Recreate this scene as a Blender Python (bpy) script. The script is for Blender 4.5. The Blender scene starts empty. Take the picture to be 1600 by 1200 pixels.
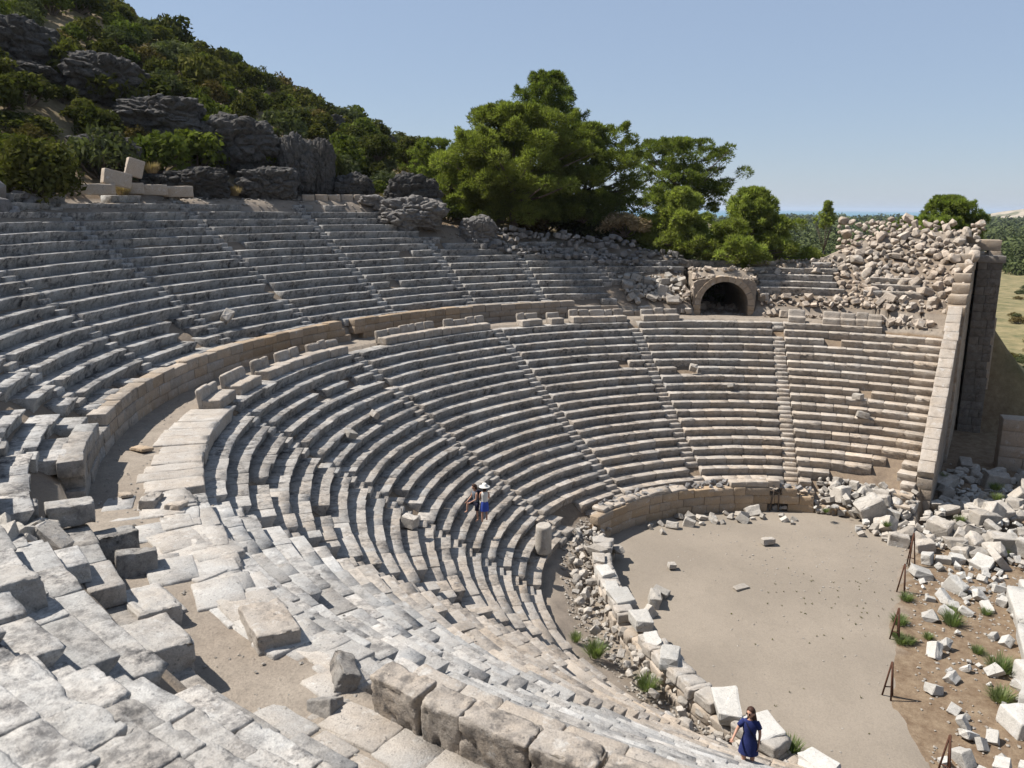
import bpy, bmesh, math, random
import numpy as np
from mathutils import Vector, Matrix, noise as mnoise

U = 0.4                       # metres per unit; one unit is the height of a seat row
rnd = random.Random(7)
rng = np.random.default_rng(7)
scene = bpy.context.scene
D2R = math.pi / 180

# ------------------------------------------------------------------ camera
YAW, PITCH, ROLL, FPX = -0.4091, 0.2150, 0.0080, 1262.9
EYE = np.array([0.0, -82.01, 18.30])
fw = np.array([math.sin(YAW) * math.cos(PITCH), math.cos(YAW) * math.cos(PITCH), -math.sin(PITCH)])
rt = np.array([math.cos(YAW), -math.sin(YAW), 0.0])
up = np.cross(rt, fw)
cr, sr = math.cos(ROLL), math.sin(ROLL)
rt, up = cr * rt + sr * up, cr * up - sr * rt
cam = bpy.data.cameras.new("camera")
cam.sensor_width = 36.0
cam.lens = 36.0 * FPX / 1600.0
cam.clip_start = 0.1
cam.clip_end = 60000.0
cam.dof.use_dof = True
cam.dof.focus_distance = 42.0
cam.dof.aperture_fstop = 2.0
cam_ob = bpy.data.objects.new("camera", cam)
scene.collection.objects.link(cam_ob)
cam_ob.matrix_world = Matrix(((rt[0], up[0], -fw[0], EYE[0] * U), (rt[1], up[1], -fw[1], EYE[1] * U),
                              (rt[2], up[2], -fw[2], EYE[2] * U), (0, 0, 0, 1)))
scene.camera = cam_ob

# ------------------------------------------------------------------ light
SUN_AZ = math.atan2(-0.976, -0.215)          # compass direction of the sun, from +Y towards +X
SUN_EL = math.radians(53)
world = bpy.data.worlds.new("World")
scene.world = world
world.use_nodes = True
wn = world.node_tree.nodes
sky = wn.new("ShaderNodeTexSky")
sky.sky_type = 'NISHITA'
sky.sun_disc = False
sky.sun_elevation = SUN_EL
sky.sun_rotation = SUN_AZ
sky.air_density = 1.0
sky.dust_density = 0.2
sky.ozone_density = 1.5
wn["Background"].inputs[1].default_value = 0.052
skm = wn.new("ShaderNodeMix")
skm.data_type = 'RGBA'
skm.inputs[0].default_value = 0.55
skm.inputs[7].default_value = (5.2, 6.5, 8.9, 1)
world.node_tree.links.new(sky.outputs[0], skm.inputs[6])
world.node_tree.links.new(skm.outputs[2], wn["Background"].inputs[0])
sun = bpy.data.lights.new("sun", 'SUN')
sun.energy = 5.0
sun.angle = math.radians(0.5)
sun.color = (1.0, 0.95, 0.88)
sun_ob = bpy.data.objects.new("sun", sun)
scene.collection.objects.link(sun_ob)
sd = Vector((math.sin(SUN_AZ) * math.cos(SUN_EL), math.cos(SUN_AZ) * math.cos(SUN_EL), math.sin(SUN_EL)))
sun_ob.rotation_euler = sd.to_track_quat('Z', 'Y').to_euler()
scene.view_settings.view_transform = 'Standard'
scene.view_settings.look = 'None'
scene.view_settings.exposure = 0.78
scene.view_settings.gamma = 1.0

# ------------------------------------------------------------------ materials
def mat(name, rough=0.9):
    m = bpy.data.materials.new(name)
    m.use_nodes = True
    b = m.node_tree.nodes["Principled BSDF"]
    b.inputs["Roughness"].default_value = rough
    b.inputs["Specular IOR Level"].default_value = 0.2
    return m, m.node_tree, b

def N(nt, t, **kw):
    n = nt.nodes.new(t)
    for k, v in kw.items():
        if k.startswith("i_"):
            n.inputs[int(k[2:])].default_value = v
        else:
            setattr(n, k, v)
    return n

def noise_node(nt, vec, scale, detail=4, rough=0.6):
    n = nt.nodes.new("ShaderNodeTexNoise")
    n.inputs["Scale"].default_value = scale
    n.inputs["Detail"].default_value = detail
    n.inputs["Roughness"].default_value = rough
    nt.links.new(vec, n.inputs["Vector"])
    return n.outputs["Fac"]

def ramp(nt, fac, stops):
    r = nt.nodes.new("ShaderNodeValToRGB")
    e = r.color_ramp.elements
    while len(e) < len(stops):
        e.new(0.5)
    for el, (p, c) in zip(e, stops):
        el.position = p
        el.color = (c, c, c, 1) if isinstance(c, (int, float)) else (*c, 1)
    nt.links.new(fac, r.inputs[0])
    return r.outputs[0]

def mix(nt, fac, a, b, mode='MIX'):
    m = nt.nodes.new("ShaderNodeMix")
    m.data_type = 'RGBA'
    m.blend_type = mode
    for s, v in ((m.inputs[0], fac), (m.inputs[6], a), (m.inputs[7], b)):
        if isinstance(v, (int, float)):
            s.default_value = v
        elif isinstance(v, tuple):
            s.default_value = (*v, 1)
        else:
            nt.links.new(v, s)
    return m.outputs[2]

def mul(nt, a, b):
    m = nt.nodes.new("ShaderNodeMath")
    m.operation = 'MULTIPLY'
    for s, v in ((m.inputs[0], a), (m.inputs[1], b)):
        if isinstance(v, (int, float)):
            s.default_value = v
        else:
            nt.links.new(v, s)
    return m.outputs[0]

def bump(nt, b, h, dist, strength=1.0, prev=None):
    n = nt.nodes.new("ShaderNodeBump")
    n.inputs["Distance"].default_value = dist
    n.inputs["Strength"].default_value = strength
    nt.links.new(h, n.inputs["Height"])
    if prev is not None:
        nt.links.new(prev, n.inputs["Normal"])
    if b is not None:
        nt.links.new(n.outputs[0], b.inputs["Normal"])
    return n.outputs[0]

def stone_mat(name, grey, warm, dark, patina=0.5, use_attr=True, warm_amt=0.4, bumpd=0.03):
    m, nt, b = mat(name, 0.93)
    grey, warm, dark = [tuple(v * 0.74 for v in c_) for c_ in (grey, warm, dark)]
    g = N(nt, "ShaderNodeNewGeometry")
    P = g.outputs["Position"]
    n1 = noise_node(nt, P, 1.1, 5, 0.65)
    n2 = noise_node(nt, P, 4.2, 8, 0.72)
    n3 = noise_node(nt, P, 38.0, 4, 0.7)
    n4 = noise_node(nt, P, 0.35, 3, 0.5)
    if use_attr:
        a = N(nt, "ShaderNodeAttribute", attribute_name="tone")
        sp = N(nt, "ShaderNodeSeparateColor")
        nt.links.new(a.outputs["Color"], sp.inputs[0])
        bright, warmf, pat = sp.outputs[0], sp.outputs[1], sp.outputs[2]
    else:
        oi = N(nt, "ShaderNodeObjectInfo")
        mr = N(nt, "ShaderNodeMapRange")
        mr.inputs[3].default_value = 0.72
        mr.inputs[4].default_value = 1.15
        nt.links.new(oi.outputs["Random"], mr.inputs[0])
        bright, warmf, pat = mr.outputs[0], warm_amt, patina
    wf = mix(nt, 0.35, (0, 0, 0), ramp(nt, n1, [(0.35, 0.0), (0.7, 1.0)]), 'ADD')
    if use_attr:
        w2 = N(nt, "ShaderNodeMath", operation='ADD', use_clamp=True)
        nt.links.new(warmf, w2.inputs[0])
        nt.links.new(mul(nt, ramp(nt, n1, [(0.4, 0.0), (0.75, 0.24)]), 1.0), w2.inputs[1])
        wfac = w2.outputs[0]
    else:
        wfac = mul(nt, ramp(nt, n4, [(0.3, 0.2), (0.7, 1.0)]), warm_amt * 1.6)
    c = mix(nt, wfac, grey, warm)
    # black lichen in blotches, then fine speckle
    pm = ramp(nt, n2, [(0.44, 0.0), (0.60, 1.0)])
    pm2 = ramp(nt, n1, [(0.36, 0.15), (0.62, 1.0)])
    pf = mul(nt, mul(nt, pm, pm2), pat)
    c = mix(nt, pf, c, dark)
    pale = ramp(nt, noise_node(nt, P, 3.3, 5, 0.7), [(0.56, 0.0), (0.68, 0.5)])
    c = mix(nt, pale, c, tuple(min(0.5, v * 1.45) for v in grey))
    c = mix(nt, 1.0, c, ramp(nt, n3, [(0.3, 0.72), (0.55, 1.0), (0.8, 1.12)]), 'MULTIPLY')
    pit = noise_node(nt, P, 13.0, 5, 0.65)
    c = mix(nt, ramp(nt, pit, [(0.60, 0.0), (0.68, 0.65)]), c, dark)
    cb = N(nt, "ShaderNodeCombineColor")
    for i in range(3):
        nt.links.new(bright, cb.inputs[i])
    c = mix(nt, 1.0, c, cb.outputs[0], 'MULTIPLY')
    nt.links.new(c, b.inputs["Base Color"])
    p = bump(nt, None, n2, bumpd)
    p = bump(nt, None, pit, bumpd * 0.5, 1.0, p)
    bump(nt, b, n3, bumpd * 0.35, 1.0, p)
    return m

STONE = stone_mat("limestone", (0.44, 0.43, 0.41), (0.50, 0.365, 0.235), (0.075, 0.073, 0.075), use_attr=True)
STONE_L = stone_mat("fallen_limestone", (0.54, 0.51, 0.46), (0.49, 0.41, 0.33), (0.12, 0.115, 0.11), patina=0.35, use_attr=False, warm_amt=0.4)
STONE_W = stone_mat("white_marble", (0.60, 0.58, 0.54), (0.58, 0.52, 0.44), (0.2, 0.19, 0.18), patina=0.2, use_attr=False, warm_amt=0.15)
STONE_P = stone_mat("heap_limestone", (0.56, 0.50, 0.43), (0.56, 0.45, 0.35), (0.13, 0.115, 0.10), patina=0.3, use_attr=False, warm_amt=0.6)
STONE_G = stone_mat("grey_rubble", (0.30, 0.29, 0.285), (0.36, 0.32, 0.28), (0.08, 0.08, 0.08), patina=0.6, use_attr=False, warm_amt=0.25)
ROCK = stone_mat("hill_rock", (0.155, 0.15, 0.142), (0.20, 0.17, 0.14), (0.03, 0.03, 0.03), patina=0.9, use_attr=False, warm_amt=0.3, bumpd=0.12)
ROCK_L = stone_mat("pale_rock", (0.33, 0.32, 0.31), (0.37, 0.32, 0.27), (0.09, 0.09, 0.09), patina=0.7, use_attr=False, warm_amt=0.3, bumpd=0.10)

def ground_mat():
    m, nt, b = mat("earth", 0.97)
    g = N(nt, "ShaderNodeNewGeometry")
    P = g.outputs["Position"]
    a = N(nt, "ShaderNodeAttribute", attribute_name="zone")
    sp = N(nt, "ShaderNodeSeparateColor")
    nt.links.new(a.outputs["Color"], sp.inputs[0])
    n1 = noise_node(nt, P, 0.35, 5, 0.6)
    n2 = noise_node(nt, P, 2.5, 6, 0.7)
    n3 = noise_node(nt, P, 22, 4, 0.75)
    sand = mix(nt, ramp(nt, n1, [(0.35, 0.0), (0.65, 1.0)]), (0.26, 0.225, 0.185), (0.22, 0.185, 0.15))
    soil = mix(nt, ramp(nt, n2, [(0.35, 0.0), (0.65, 1.0)]), (0.145, 0.098, 0.062), (0.20, 0.15, 0.10))
    grass = mix(nt, ramp(nt, n1, [(0.35, 0.0), (0.65, 1.0)]), (0.25, 0.20, 0.105), (0.10, 0.10, 0.045))
    c = mix(nt, sp.outputs[0], soil, sand)
    c = mix(nt, sp.outputs[1], c, grass)
    c = mix(nt, sp.outputs[2], c, mix(nt, ramp(nt, n2, [(0.4, 0.0), (0.6, 1.0)]), (0.26, 0.225, 0.19), (0.19, 0.16, 0.13)))
    c = mix(nt, 1.0, c, ramp(nt, n3, [(0.25, 0.65), (0.5, 1.0), (0.8, 1.2)]), 'MULTIPLY')
    c = mix(nt, 1.0, c, ramp(nt, n2, [(0.25, 0.8), (0.6, 1.05)]), 'MULTIPLY')
    nt.links.new(c, b.inputs["Base Color"])
    p = bump(nt, None, n2, 0.04)
    bump(nt, b, n3, 0.02, 1.0, p)
    return m
EARTH = ground_mat()

def floor_mat():
    m, nt, b = mat("beaten_sand", 0.97)
    g = N(nt, "ShaderNodeNewGeometry")
    P = g.outputs["Position"]
    n1 = noise_node(nt, P, 0.22, 5, 0.55)
    n2 = noise_node(nt, P, 1.7, 6, 0.7)
    n3 = noise_node(nt, P, 17, 5, 0.8)
    c = mix(nt, ramp(nt, n1, [(0.38, 0.0), (0.62, 1.0)]), (0.235, 0.20, 0.16), (0.20, 0.17, 0.136))
    c = mix(nt, ramp(nt, n2, [(0.55, 0.0), (0.75, 0.35)]), c, (0.165, 0.14, 0.11))
    c = mix(nt, 1.0, c, ramp(nt, n3, [(0.28, 0.78), (0.5, 1.0), (0.78, 1.15)]), 'MULTIPLY')
    nt.links.new(c, b.inputs["Base Color"])
    p = bump(nt, None, n2, 0.05, 0.6)
    bump(nt, b, n3, 0.015, 1.0, p)
    return m
SAND = floor_mat()

def leaf_mat(name, c1, c2, trans=0.35):
    m = bpy.data.materials.new(name)
    m.use_nodes = True
    nt = m.node_tree
    nt.nodes.clear()
    out = N(nt, "ShaderNodeOutputMaterial")
    d = N(nt, "ShaderNodeBsdfDiffuse")
    t = N(nt, "ShaderNodeBsdfTranslucent")
    mx = N(nt, "ShaderNodeMixShader")
    mx.inputs[0].default_value = trans
    g = N(nt, "ShaderNodeNewGeometry")
    oi = N(nt, "ShaderNodeObjectInfo")
    n1 = noise_node(nt, g.outputs["Position"], 1.3, 3, 0.6)
    a = N(nt, "ShaderNodeMath", operation='ADD')
    nt.links.new(n1, a.inputs[0])
    nt.links.new(mul(nt, oi.outputs["Random"], 0.35), a.inputs[1])
    c = mix(nt, ramp(nt, a.outputs[0], [(0.42, 0.0), (0.88, 1.0)]), c1, c2)
    v = N(nt, "ShaderNodeAttribute", attribute_name="leaf")
    c = mix(nt, 1.0, c, v.outputs["Color"], 'MULTIPLY')
    nt.links.new(c, d.inputs[0])
    c2n = mix(nt, 1.0, c, (1.0, 1.15, 0.5), 'MULTIPLY')
    nt.links.new(c2n, t.inputs[0])
    nt.links.new(d.outputs[0], mx.inputs[1])
    nt.links.new(t.outputs[0], mx.inputs[2])
    nt.links.new(mx.outputs[0], out.inputs[0])
    return m

PINE = leaf_mat("pine_needles", (0.10, 0.125, 0.035), (0.19, 0.205, 0.058), 0.52)
YPINE = leaf_mat("young_pine_needles", (0.16, 0.195, 0.055), (0.25, 0.27, 0.08), 0.55)
MAQ = leaf_mat("maquis_leaves", (0.052, 0.060, 0.02), (0.12, 0.115, 0.035), 0.3)
OLIVE = leaf_mat("grey_green_leaves", (0.075, 0.088, 0.045), (0.105, 0.115, 0.055), 0.25)
RUST = leaf_mat("browning_leaves", (0.10, 0.085, 0.032), (0.135, 0.10, 0.04), 0.2)
DRY = leaf_mat("dry_stalks", (0.27, 0.20, 0.115), (0.33, 0.25, 0.15), 0.2)
WEED = leaf_mat("weed_leaves", (0.14, 0.18, 0.075), (0.19, 0.22, 0.10), 0.4)
GLOSSY = leaf_mat("laurel_leaves", (0.065, 0.085, 0.022), (0.11, 0.125, 0.03), 0.3)
FAR = leaf_mat("far_leaves", (0.045, 0.065, 0.025), (0.085, 0.10, 0.04), 0.15)

def plain_mat(name, col, rough=0.8, var=0.25, sc=8.0, metal=0.0):
    m, nt, b = mat(name, rough)
    g = N(nt, "ShaderNodeNewGeometry")
    n = noise_node(nt, g.outputs["Position"], sc, 4, 0.6)
    c = mix(nt, 1.0, col, ramp(nt, n, [(0.3, 1 - var), (0.7, 1 + var)]), 'MULTIPLY')
    nt.links.new(c, b.inputs["Base Color"])
    b.inputs["Metallic"].default_value = metal
    return m
BARK = plain_mat("pine_bark", (0.11, 0.085, 0.065), 0.95, 0.4, 6)
RUSTY = plain_mat("rusty_steel", (0.075, 0.035, 0.022), 0.85, 0.4, 30)
SKIN = plain_mat("skin", (0.42, 0.24, 0.17), 0.6, 0.06, 20)
HAIR = plain_mat("dark_brown_hair", (0.045, 0.022, 0.014), 0.6, 0.3, 60)
NAVY = plain_mat("navy_cotton", (0.018, 0.026, 0.10), 0.85, 0.5, 70)
BLACKC = plain_mat("black_cotton", (0.013, 0.014, 0.03), 0.85, 0.2, 40)
BLUEC = plain_mat("blue_cotton", (0.04, 0.075, 0.33), 0.85, 0.3, 50)
WHITEC = plain_mat("white_straw", (0.62, 0.60, 0.55), 0.85, 0.1, 60)
GREYC = plain_mat("grey_print_cotton", (0.13, 0.15, 0.18), 0.85, 0.6, 40)
GLASSB = plain_mat("dark_lens", (0.01, 0.01, 0.01), 0.2, 0.1, 10)

# ------------------------------------------------------------------ object helpers
def link(o, parent=None):
    scene.collection.objects.link(o)
    if parent is not None:
        o.parent = parent
    return o

def tag(o, label=None, cat=None, group=None, kind=None):
    if label: o["label"] = label
    if cat: o["category"] = cat
    if group: o["group"] = group
    if kind: o["kind"] = kind
    return o

def empty(name, loc=(0, 0, 0), rz=0.0):
    o = bpy.data.objects.new(name, None)
    o.empty_display_size = 0.3
    o.location = [c * U for c in loc]
    o.rotation_euler = (0, 0, rz)
    return link(o)

def npmesh(name, V, F, smooth=True, attrs=None, scale=U):
    """V (n,3), F (m,3|4) -> mesh; attrs: {name: (n,3) point colours}"""
    me = bpy.data.meshes.new(name)
    V = np.asarray(V, np.float32) * scale
    F = np.asarray(F, np.int32)
    n, k = F.shape
    me.vertices.add(len(V))
    me.vertices.foreach_set("co", V.ravel())
    me.loops.add(n * k)
    me.loops.foreach_set("vertex_index", F.ravel())
    me.polygons.add(n)
    me.polygons.foreach_set("loop_start", np.arange(0, n * k, k, dtype=np.int32))
    me.polygons.foreach_set("loop_total", np.full(n, k, np.int32))
    me.polygons.foreach_set("use_smooth", np.full(n, smooth, bool))
    me.update(calc_edges=True)
    if attrs:
        for an, col in attrs.items():
            at = me.color_attributes.new(an, 'FLOAT_COLOR', 'POINT')
            c = np.ones((len(V), 4), np.float32)
            c[:, :3] = col
            at.data.foreach_set("color", c.ravel())
    return me

def meshob(name, me, m, parent=None):
    o = bpy.data.objects.new(name, me)
    if not me.materials:
        me.materials.append(m)
    return link(o, parent)

# value noise on arrays
_perm = rng.random((64, 64, 64)).astype(np.float32)
def vnoise(p):
    p = np.asarray(p, np.float64)
    i = np.floor(p).astype(int)
    f = p - i
    f = f * f * (3 - 2 * f)
    i0, i1 = i % 64, (i + 1) % 64
    r = 0
    for dx in (0, 1):
        for dy in (0, 1):
            for dz in (0, 1):
                w = (f[..., 0] if dx else 1 - f[..., 0]) * (f[..., 1] if dy else 1 - f[..., 1]) * (f[..., 2] if dz else 1 - f[..., 2])
                r = r + w * _perm[(i1 if dx else i0)[..., 0], (i1 if dy else i0)[..., 1], (i1 if dz else i0)[..., 2]]
    return r * 2 - 1
def fbm(p, o=4):
    p = np.asarray(p, np.float64)
    r, a, s = 0, 0.5, 1.0
    for k in range(o):
        r = r + a * vnoise(p * s + 13.7 * k)
        a *= 0.5
        s *= 2.03
    return r

def pol(R, th, z=0.0):
    return (R * math.sin(th * D2R), R * math.cos(th * D2R), z)

# cube-surface template with a ring close to every edge
def cube_template(n):
    V, F, idx = [], [], {}
    def vid(p):
        if p not in idx:
            idx[p] = len(V)
            V.append(p)
        return idx[p]
    for ax in range(3):
        for sgn in (0, n):
            for i in range(n):
                for j in range(n):
                    q = []
                    for (a, b) in ((i, j), (i + 1, j), (i + 1, j + 1), (i, j + 1)):
                        p = [0, 0, 0]
                        p[ax] = sgn
                        p[(ax + 1) % 3] = a
                        p[(ax + 2) % 3] = b
                        q.append(vid(tuple(p)))
                    if sgn == 0:
                        q.reverse()
                    F.append(q)
    return np.array(V), np.array(F)
TV4, TF4 = cube_template(4)
TV8, TF8 = cube_template(8)
TV16, TF16 = cube_template(16)

class Blocks:
    """collects hewn blocks into one mesh"""
    def __init__(s):
        s.V, s.F, s.C, s.n, s.under = [], [], [], 0, 0.0
    def add(s, c, hx, hy, hz, yaw=0.0, tilt=(0.0, 0.0), e=0.09, am=0.03, tone=(1, 0.2, 0.5), n=4, wear=0.0):
        """hx,hy,hz half sizes; local x turned by yaw round z; tilt = rotation about local x,y"""
        T, F = {4: (TV4, TF4), 8: (TV8, TF8), 16: (TV16, TF16)}[n]
        P = np.empty((len(T), 3))
        near = np.zeros((len(T), 3), bool)
        for ax, h in enumerate((hx, hy, hz)):
            ee = min(e, h * 0.6)
            if n == 4:
                lv = np.array([-h, -h + ee, 0, h - ee, h])
            elif n == 16:
                lv = np.concatenate([[-h], np.linspace(-h + ee, h - ee, 15), [h]])
            else:
                m = h - ee
                lv = np.array([-h, -m, -m * .6, -m * .3, 0, m * .3, m * .6, m, h])
            P[:, ax] = lv[T[:, ax]]
            near[:, ax] = (T[:, ax] == 0) | (T[:, ax] == n)
        cnt = near.sum(1)
        for ax, h in enumerate((hx, hy, hz)):
            k = near[:, ax] & (cnt >= 2)
            P[k, ax] *= (h - min(e, h * .6) * np.where(cnt[k] == 3, 0.45, 0.28)) / h
        off = np.array([rnd.random() * 60 for _ in range(3)])
        d = np.stack([fbm(P * 0.9 + off + 7 * a, 3) for a in range(3)], 1)
        P = P + d * am * 2.2
        if n == 16:
            d = np.stack([fbm(P * 3.6 + off + 5 * a, 3) for a in range(3)], 1)
            pits = np.clip(fbm(P * 2.6 + off * 2, 2) - 0.12, 0, 1)
            P = P + d * 0.05 - (P / np.array([hx, hy, hz])) ** 7 * pits[:, None] * 0.35
        if wear > 0:                       # broken arrises
            top = (T[:, 2] >= n - 1) & (cnt >= 2)
            w = fbm(P * 1.3 + off * 0.7, 2)
            P[top, 2] -= np.clip(w[top] * wear * 2, 0, wear)
            P[top, 1] += np.where(P[top, 1] < 0, 1, -1) * np.clip(w[top] * wear * 2, 0, wear)
        if s.under:                        # the front is hollowed below the lip
            fr = P[:, 1] < -hy + 0.25
            dn = np.clip((hz - 0.16 - P[:, 2]) / 0.25, 0, 1) * fr
            P[:, 1] += dn * s.under
            s.under = 0.0
        a, b = tilt
        if a:
            ca, sa = math.cos(a), math.sin(a)
            P[:, 1], P[:, 2] = P[:, 1] * ca - P[:, 2] * sa, P[:, 1] * sa + P[:, 2] * ca
        if b:
            ca, sa = math.cos(b), math.sin(b)
            P[:, 0], P[:, 2] = P[:, 0] * ca + P[:, 2] * sa, -P[:, 0] * sa + P[:, 2] * ca
        cy, sy = math.cos(yaw), math.sin(yaw)
        X = P[:, 0] * cy - P[:, 1] * sy + c[0]
        Y = P[:, 0] * sy + P[:, 1] * cy + c[1]
        s.V.append(np.stack([X, Y, P[:, 2] + c[2]], 1))
        s.F.append(F + s.n)
        s.C.append(np.tile(np.array(tone, float), (len(T), 1)))
        s.n += len(T)
    def arc(s, R0, R1, th, length, z0, z1, under=0.0, **kw):
        """a block whose front is at radius R0; local +y points outwards"""
        R = (R0 + R1) / 2
        s.under = under
        s.add(pol(R, th, (z0 + z1) / 2), length / 2, (R1 - R0) / 2, (z1 - z0) / 2, yaw=-th * D2R + kw.pop("dyaw", 0.0), **kw)
    def mesh(s, name, smooth=True):
        return npmesh(name, np.concatenate(s.V), np.concatenate(s.F), smooth, {"tone": np.concatenate(s.C)})
    def obj(s, name, m=None, parent=None, smooth=True):
        if not s.V:
            return None
        return meshob(name, s.mesh(name, smooth), m or STONE, parent)

# ------------------------------------------------------------------ terrain
R1, TR = 58.26, 1.516            # first (top) row of the lower cavea, tread
RU, TU, ZU, DU = 67.6, 1.52, 3.83, 1.04
FLOOR = -21.65
def surf(R):
    return np.where(R < 60.5, (R - R1) / TR, np.where(R < 66.5, 0.15, ZU + (R - RU) / TU * DU))
RIM = np.array([(-400, 84), (-190, 84), (-150, 86), (-125, 87), (-105, 88), (-82, 90.5), (-64, 90.5), (-58, 86), (-49, 82), (-40, 80), (-30, 78.5), (-22, 75.5),
                (-12, 75), (-6, 76), (-2, 80), (3, 84), (9, 84), (20, 82), (400, 82)], float)
SLP = np.array([(-400, 0.3), (-190, 0.45), (-125, 0.56), (-105, 0.55), (-73, 0.50), (-64, 0.39), (-39, 0.15), (-27, 0.02), (-18, -0.12), (-5, -0.20), (10, -0.4), (400, -0.4)], float)
def wall_x(y):
    return 8.6 + 0.132 * (y - 31.9)
def terrain(x, y):
    x = np.asarray(x, float); y = np.asarray(y, float)
    R = np.hypot(x, y)
    th = np.degrees(np.arctan2(x, y))
    th = np.where(th > 100, th - 360, th)
    rr = np.interp(th, RIM[:, 0], RIM[:, 1])
    sl = np.interp(th, SLP[:, 0], SLP[:, 1])
    zr = surf(rr) - 0.3
    bowl = surf(R) - 1.35
    bowl = np.where((R > 60.5) & (R < 66.5), 0.15, bowl)
    bowl = np.where(R < 29.3, np.maximum(FLOOR, -20.1 - (29.3 - R) * 0.35), bowl)
    inner = np.where(th < -95, 24.0, np.where(th < -78, 27.5, 29.2))
    bowl = np.where(R < inner, FLOOR, bowl)
    bl = np.clip((R - rr + 1.5) / 3.0, 0, 1)
    d = np.maximum(R - rr - 5, 0)
    dd = np.where(sl > 0.05, np.minimum(d, 145) - np.maximum(d - 145, 0) * 0.25, d)
    nz = fbm(np.stack([x / 22, y / 22, 0 * x], -1), 4) * np.clip(d / 30, 0, 1) * np.clip(sl * 8 + 1.0, 0.25, 4.5) * 1.4
    hill = zr + sl * dd + nz
    plain = FLOOR + fbm(np.stack([x / 60, y / 60, 0 * x + 3], -1), 3) * 1.5 * np.clip((R - 90) / 60, 0, 1)
    hill = np.where(sl < 0.02, np.maximum(hill, plain), np.maximum(hill, plain))
    z = bowl * (1 - bl) + hill * bl
    east = x - (wall_x(y) + 1.0)
    far = np.clip((y - 86) / 6, 0, 1)          # the retaining wall ends at the corner; beyond it the slope is natural
    e2 = np.clip(east / 0.8 + 0.5, 0, 1) * (1 - far) + np.clip((east + 6) / 26, 0, 1) * far
    e2 = np.where(y < 20, 0.0, e2)
    z = z * (1 - e2) + plain * e2
    south_east = (x > 7.0) & (y <= 20)
    z = np.where(south_east & (R < 400), plain, z)
    c, s_ = math.cos(19.6 * D2R), math.sin(19.6 * D2R)
    lat, rad = x * c + y * s_, -x * s_ + y * c
    z = np.where((np.abs(lat) < 5.6) & (rad > 65.5) & (rad < 88), np.minimum(z, 0.1), z)
    # coast
    return z - np.clip((R - 3800) / 800, 0, 1) * 60

def aim(px, py, lift=0.0):
    """first point of the terrain seen along a direction of view (used to find where things stand)"""
    d = fw + (px - 800) / FPX * rt - (py - 600) / FPX * up
    d = d / np.linalg.norm(d)
    s = np.concatenate([np.arange(6, 300, 0.3), np.arange(300, 3000, 3)])
    q = EYE + s[:, None] * d
    f = q[:, 2] - lift - terrain(q[:, 0], q[:, 1])
    k = np.argmax(f < 0)
    return q[k] if f[k] < 0 else q[-1]

def at(px, py, z):
    d = fw + (px - 800) / FPX * rt - (py - 600) / FPX * up
    return EYE + (z - EYE[2]) / d[2] * d
def view(p):
    """picture coordinates and depth of a point, used to leave out what the camera cannot see"""
    v = np.asarray(p, float) - EYE
    dz = v @ fw
    return 800 + FPX * (v @ rt) / dz, 600 - FPX * (v @ up) / dz, dz

def build_ground():
    rs = np.concatenate([np.arange(0, 24, 3), np.arange(24, 32, 0.5), np.arange(32, 58, 1.0), np.arange(58, 96, 0.5), np.arange(96, 150, 1.5), np.arange(150, 330, 3.0),
                         np.geomspace(330, 4200, 50), [4700, 6000]])
    ts = np.concatenate([np.arange(-210, -125, 1.0), np.arange(-125, 0, 0.75), np.arange(0, 22, 0.25), np.arange(22, 150, 2.0)])
    RR, TT = np.meshgrid(rs, ts, indexing='ij')
    X, Y = RR * np.sin(TT * D2R), RR * np.cos(TT * D2R)
    Z = terrain(X, Y)
    # small roughness
    Z = Z + fbm(np.stack([X / 1.7, Y / 1.7, 0 * X], -1), 3) * np.where((RR > 60.5) & (RR < 66.5), 0.12, np.where(RR < 27, 0.05, 0.35))
    nr, nt_ = RR.shape
    V = np.stack([X, Y, Z], -1).reshape(-1, 3)
    i, j = np.meshgrid(np.arange(nr - 1), np.arange(nt_), indexing='ij')
    j2 = (j + 1) % nt_
    F = np.stack([i * nt_ + j, (i + 1) * nt_ + j, (i + 1) * nt_ + j2, i * nt_ + j2], -1).reshape(-1, 4)
    th = np.where(TT > 100, TT - 360, TT)
    east = X - wall_x(Y) - 1
    rr = np.interp(th, RIM[:, 0], RIM[:, 1])
    sand = ((RR > 59) & (RR < 67) & (east < 0)) * 0.9
    sand = np.maximum(sand, ((RR < 31) & (east < 0)) * 0.75)
    sand = np.maximum(sand, ((RR > rr - 3) & (RR < rr + 6) & (east < 0)) * 0.8)
    pale = ((RR < 58) & (east < 0)) * 0.25 + ((RR >= 67) & (RR < rr) & (east < 0)) * 0.5
    gr = np.clip((RR - rr - 6) / 10, 0, 1) * np.where(th < -20, 0.45, 1.0)
    gr = np.maximum(gr, np.clip((east - 2) / 20, 0, 1) * np.clip((Y - 60) / 40, 0, 1))
    col = np.stack([sand, gr, pale], -1).reshape(-1, 3)
    o = meshob("ground", npmesh("ground", V, F, True, {"zone": col}), EARTH)
    tag(o, kind="structure")
build_ground()

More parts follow.
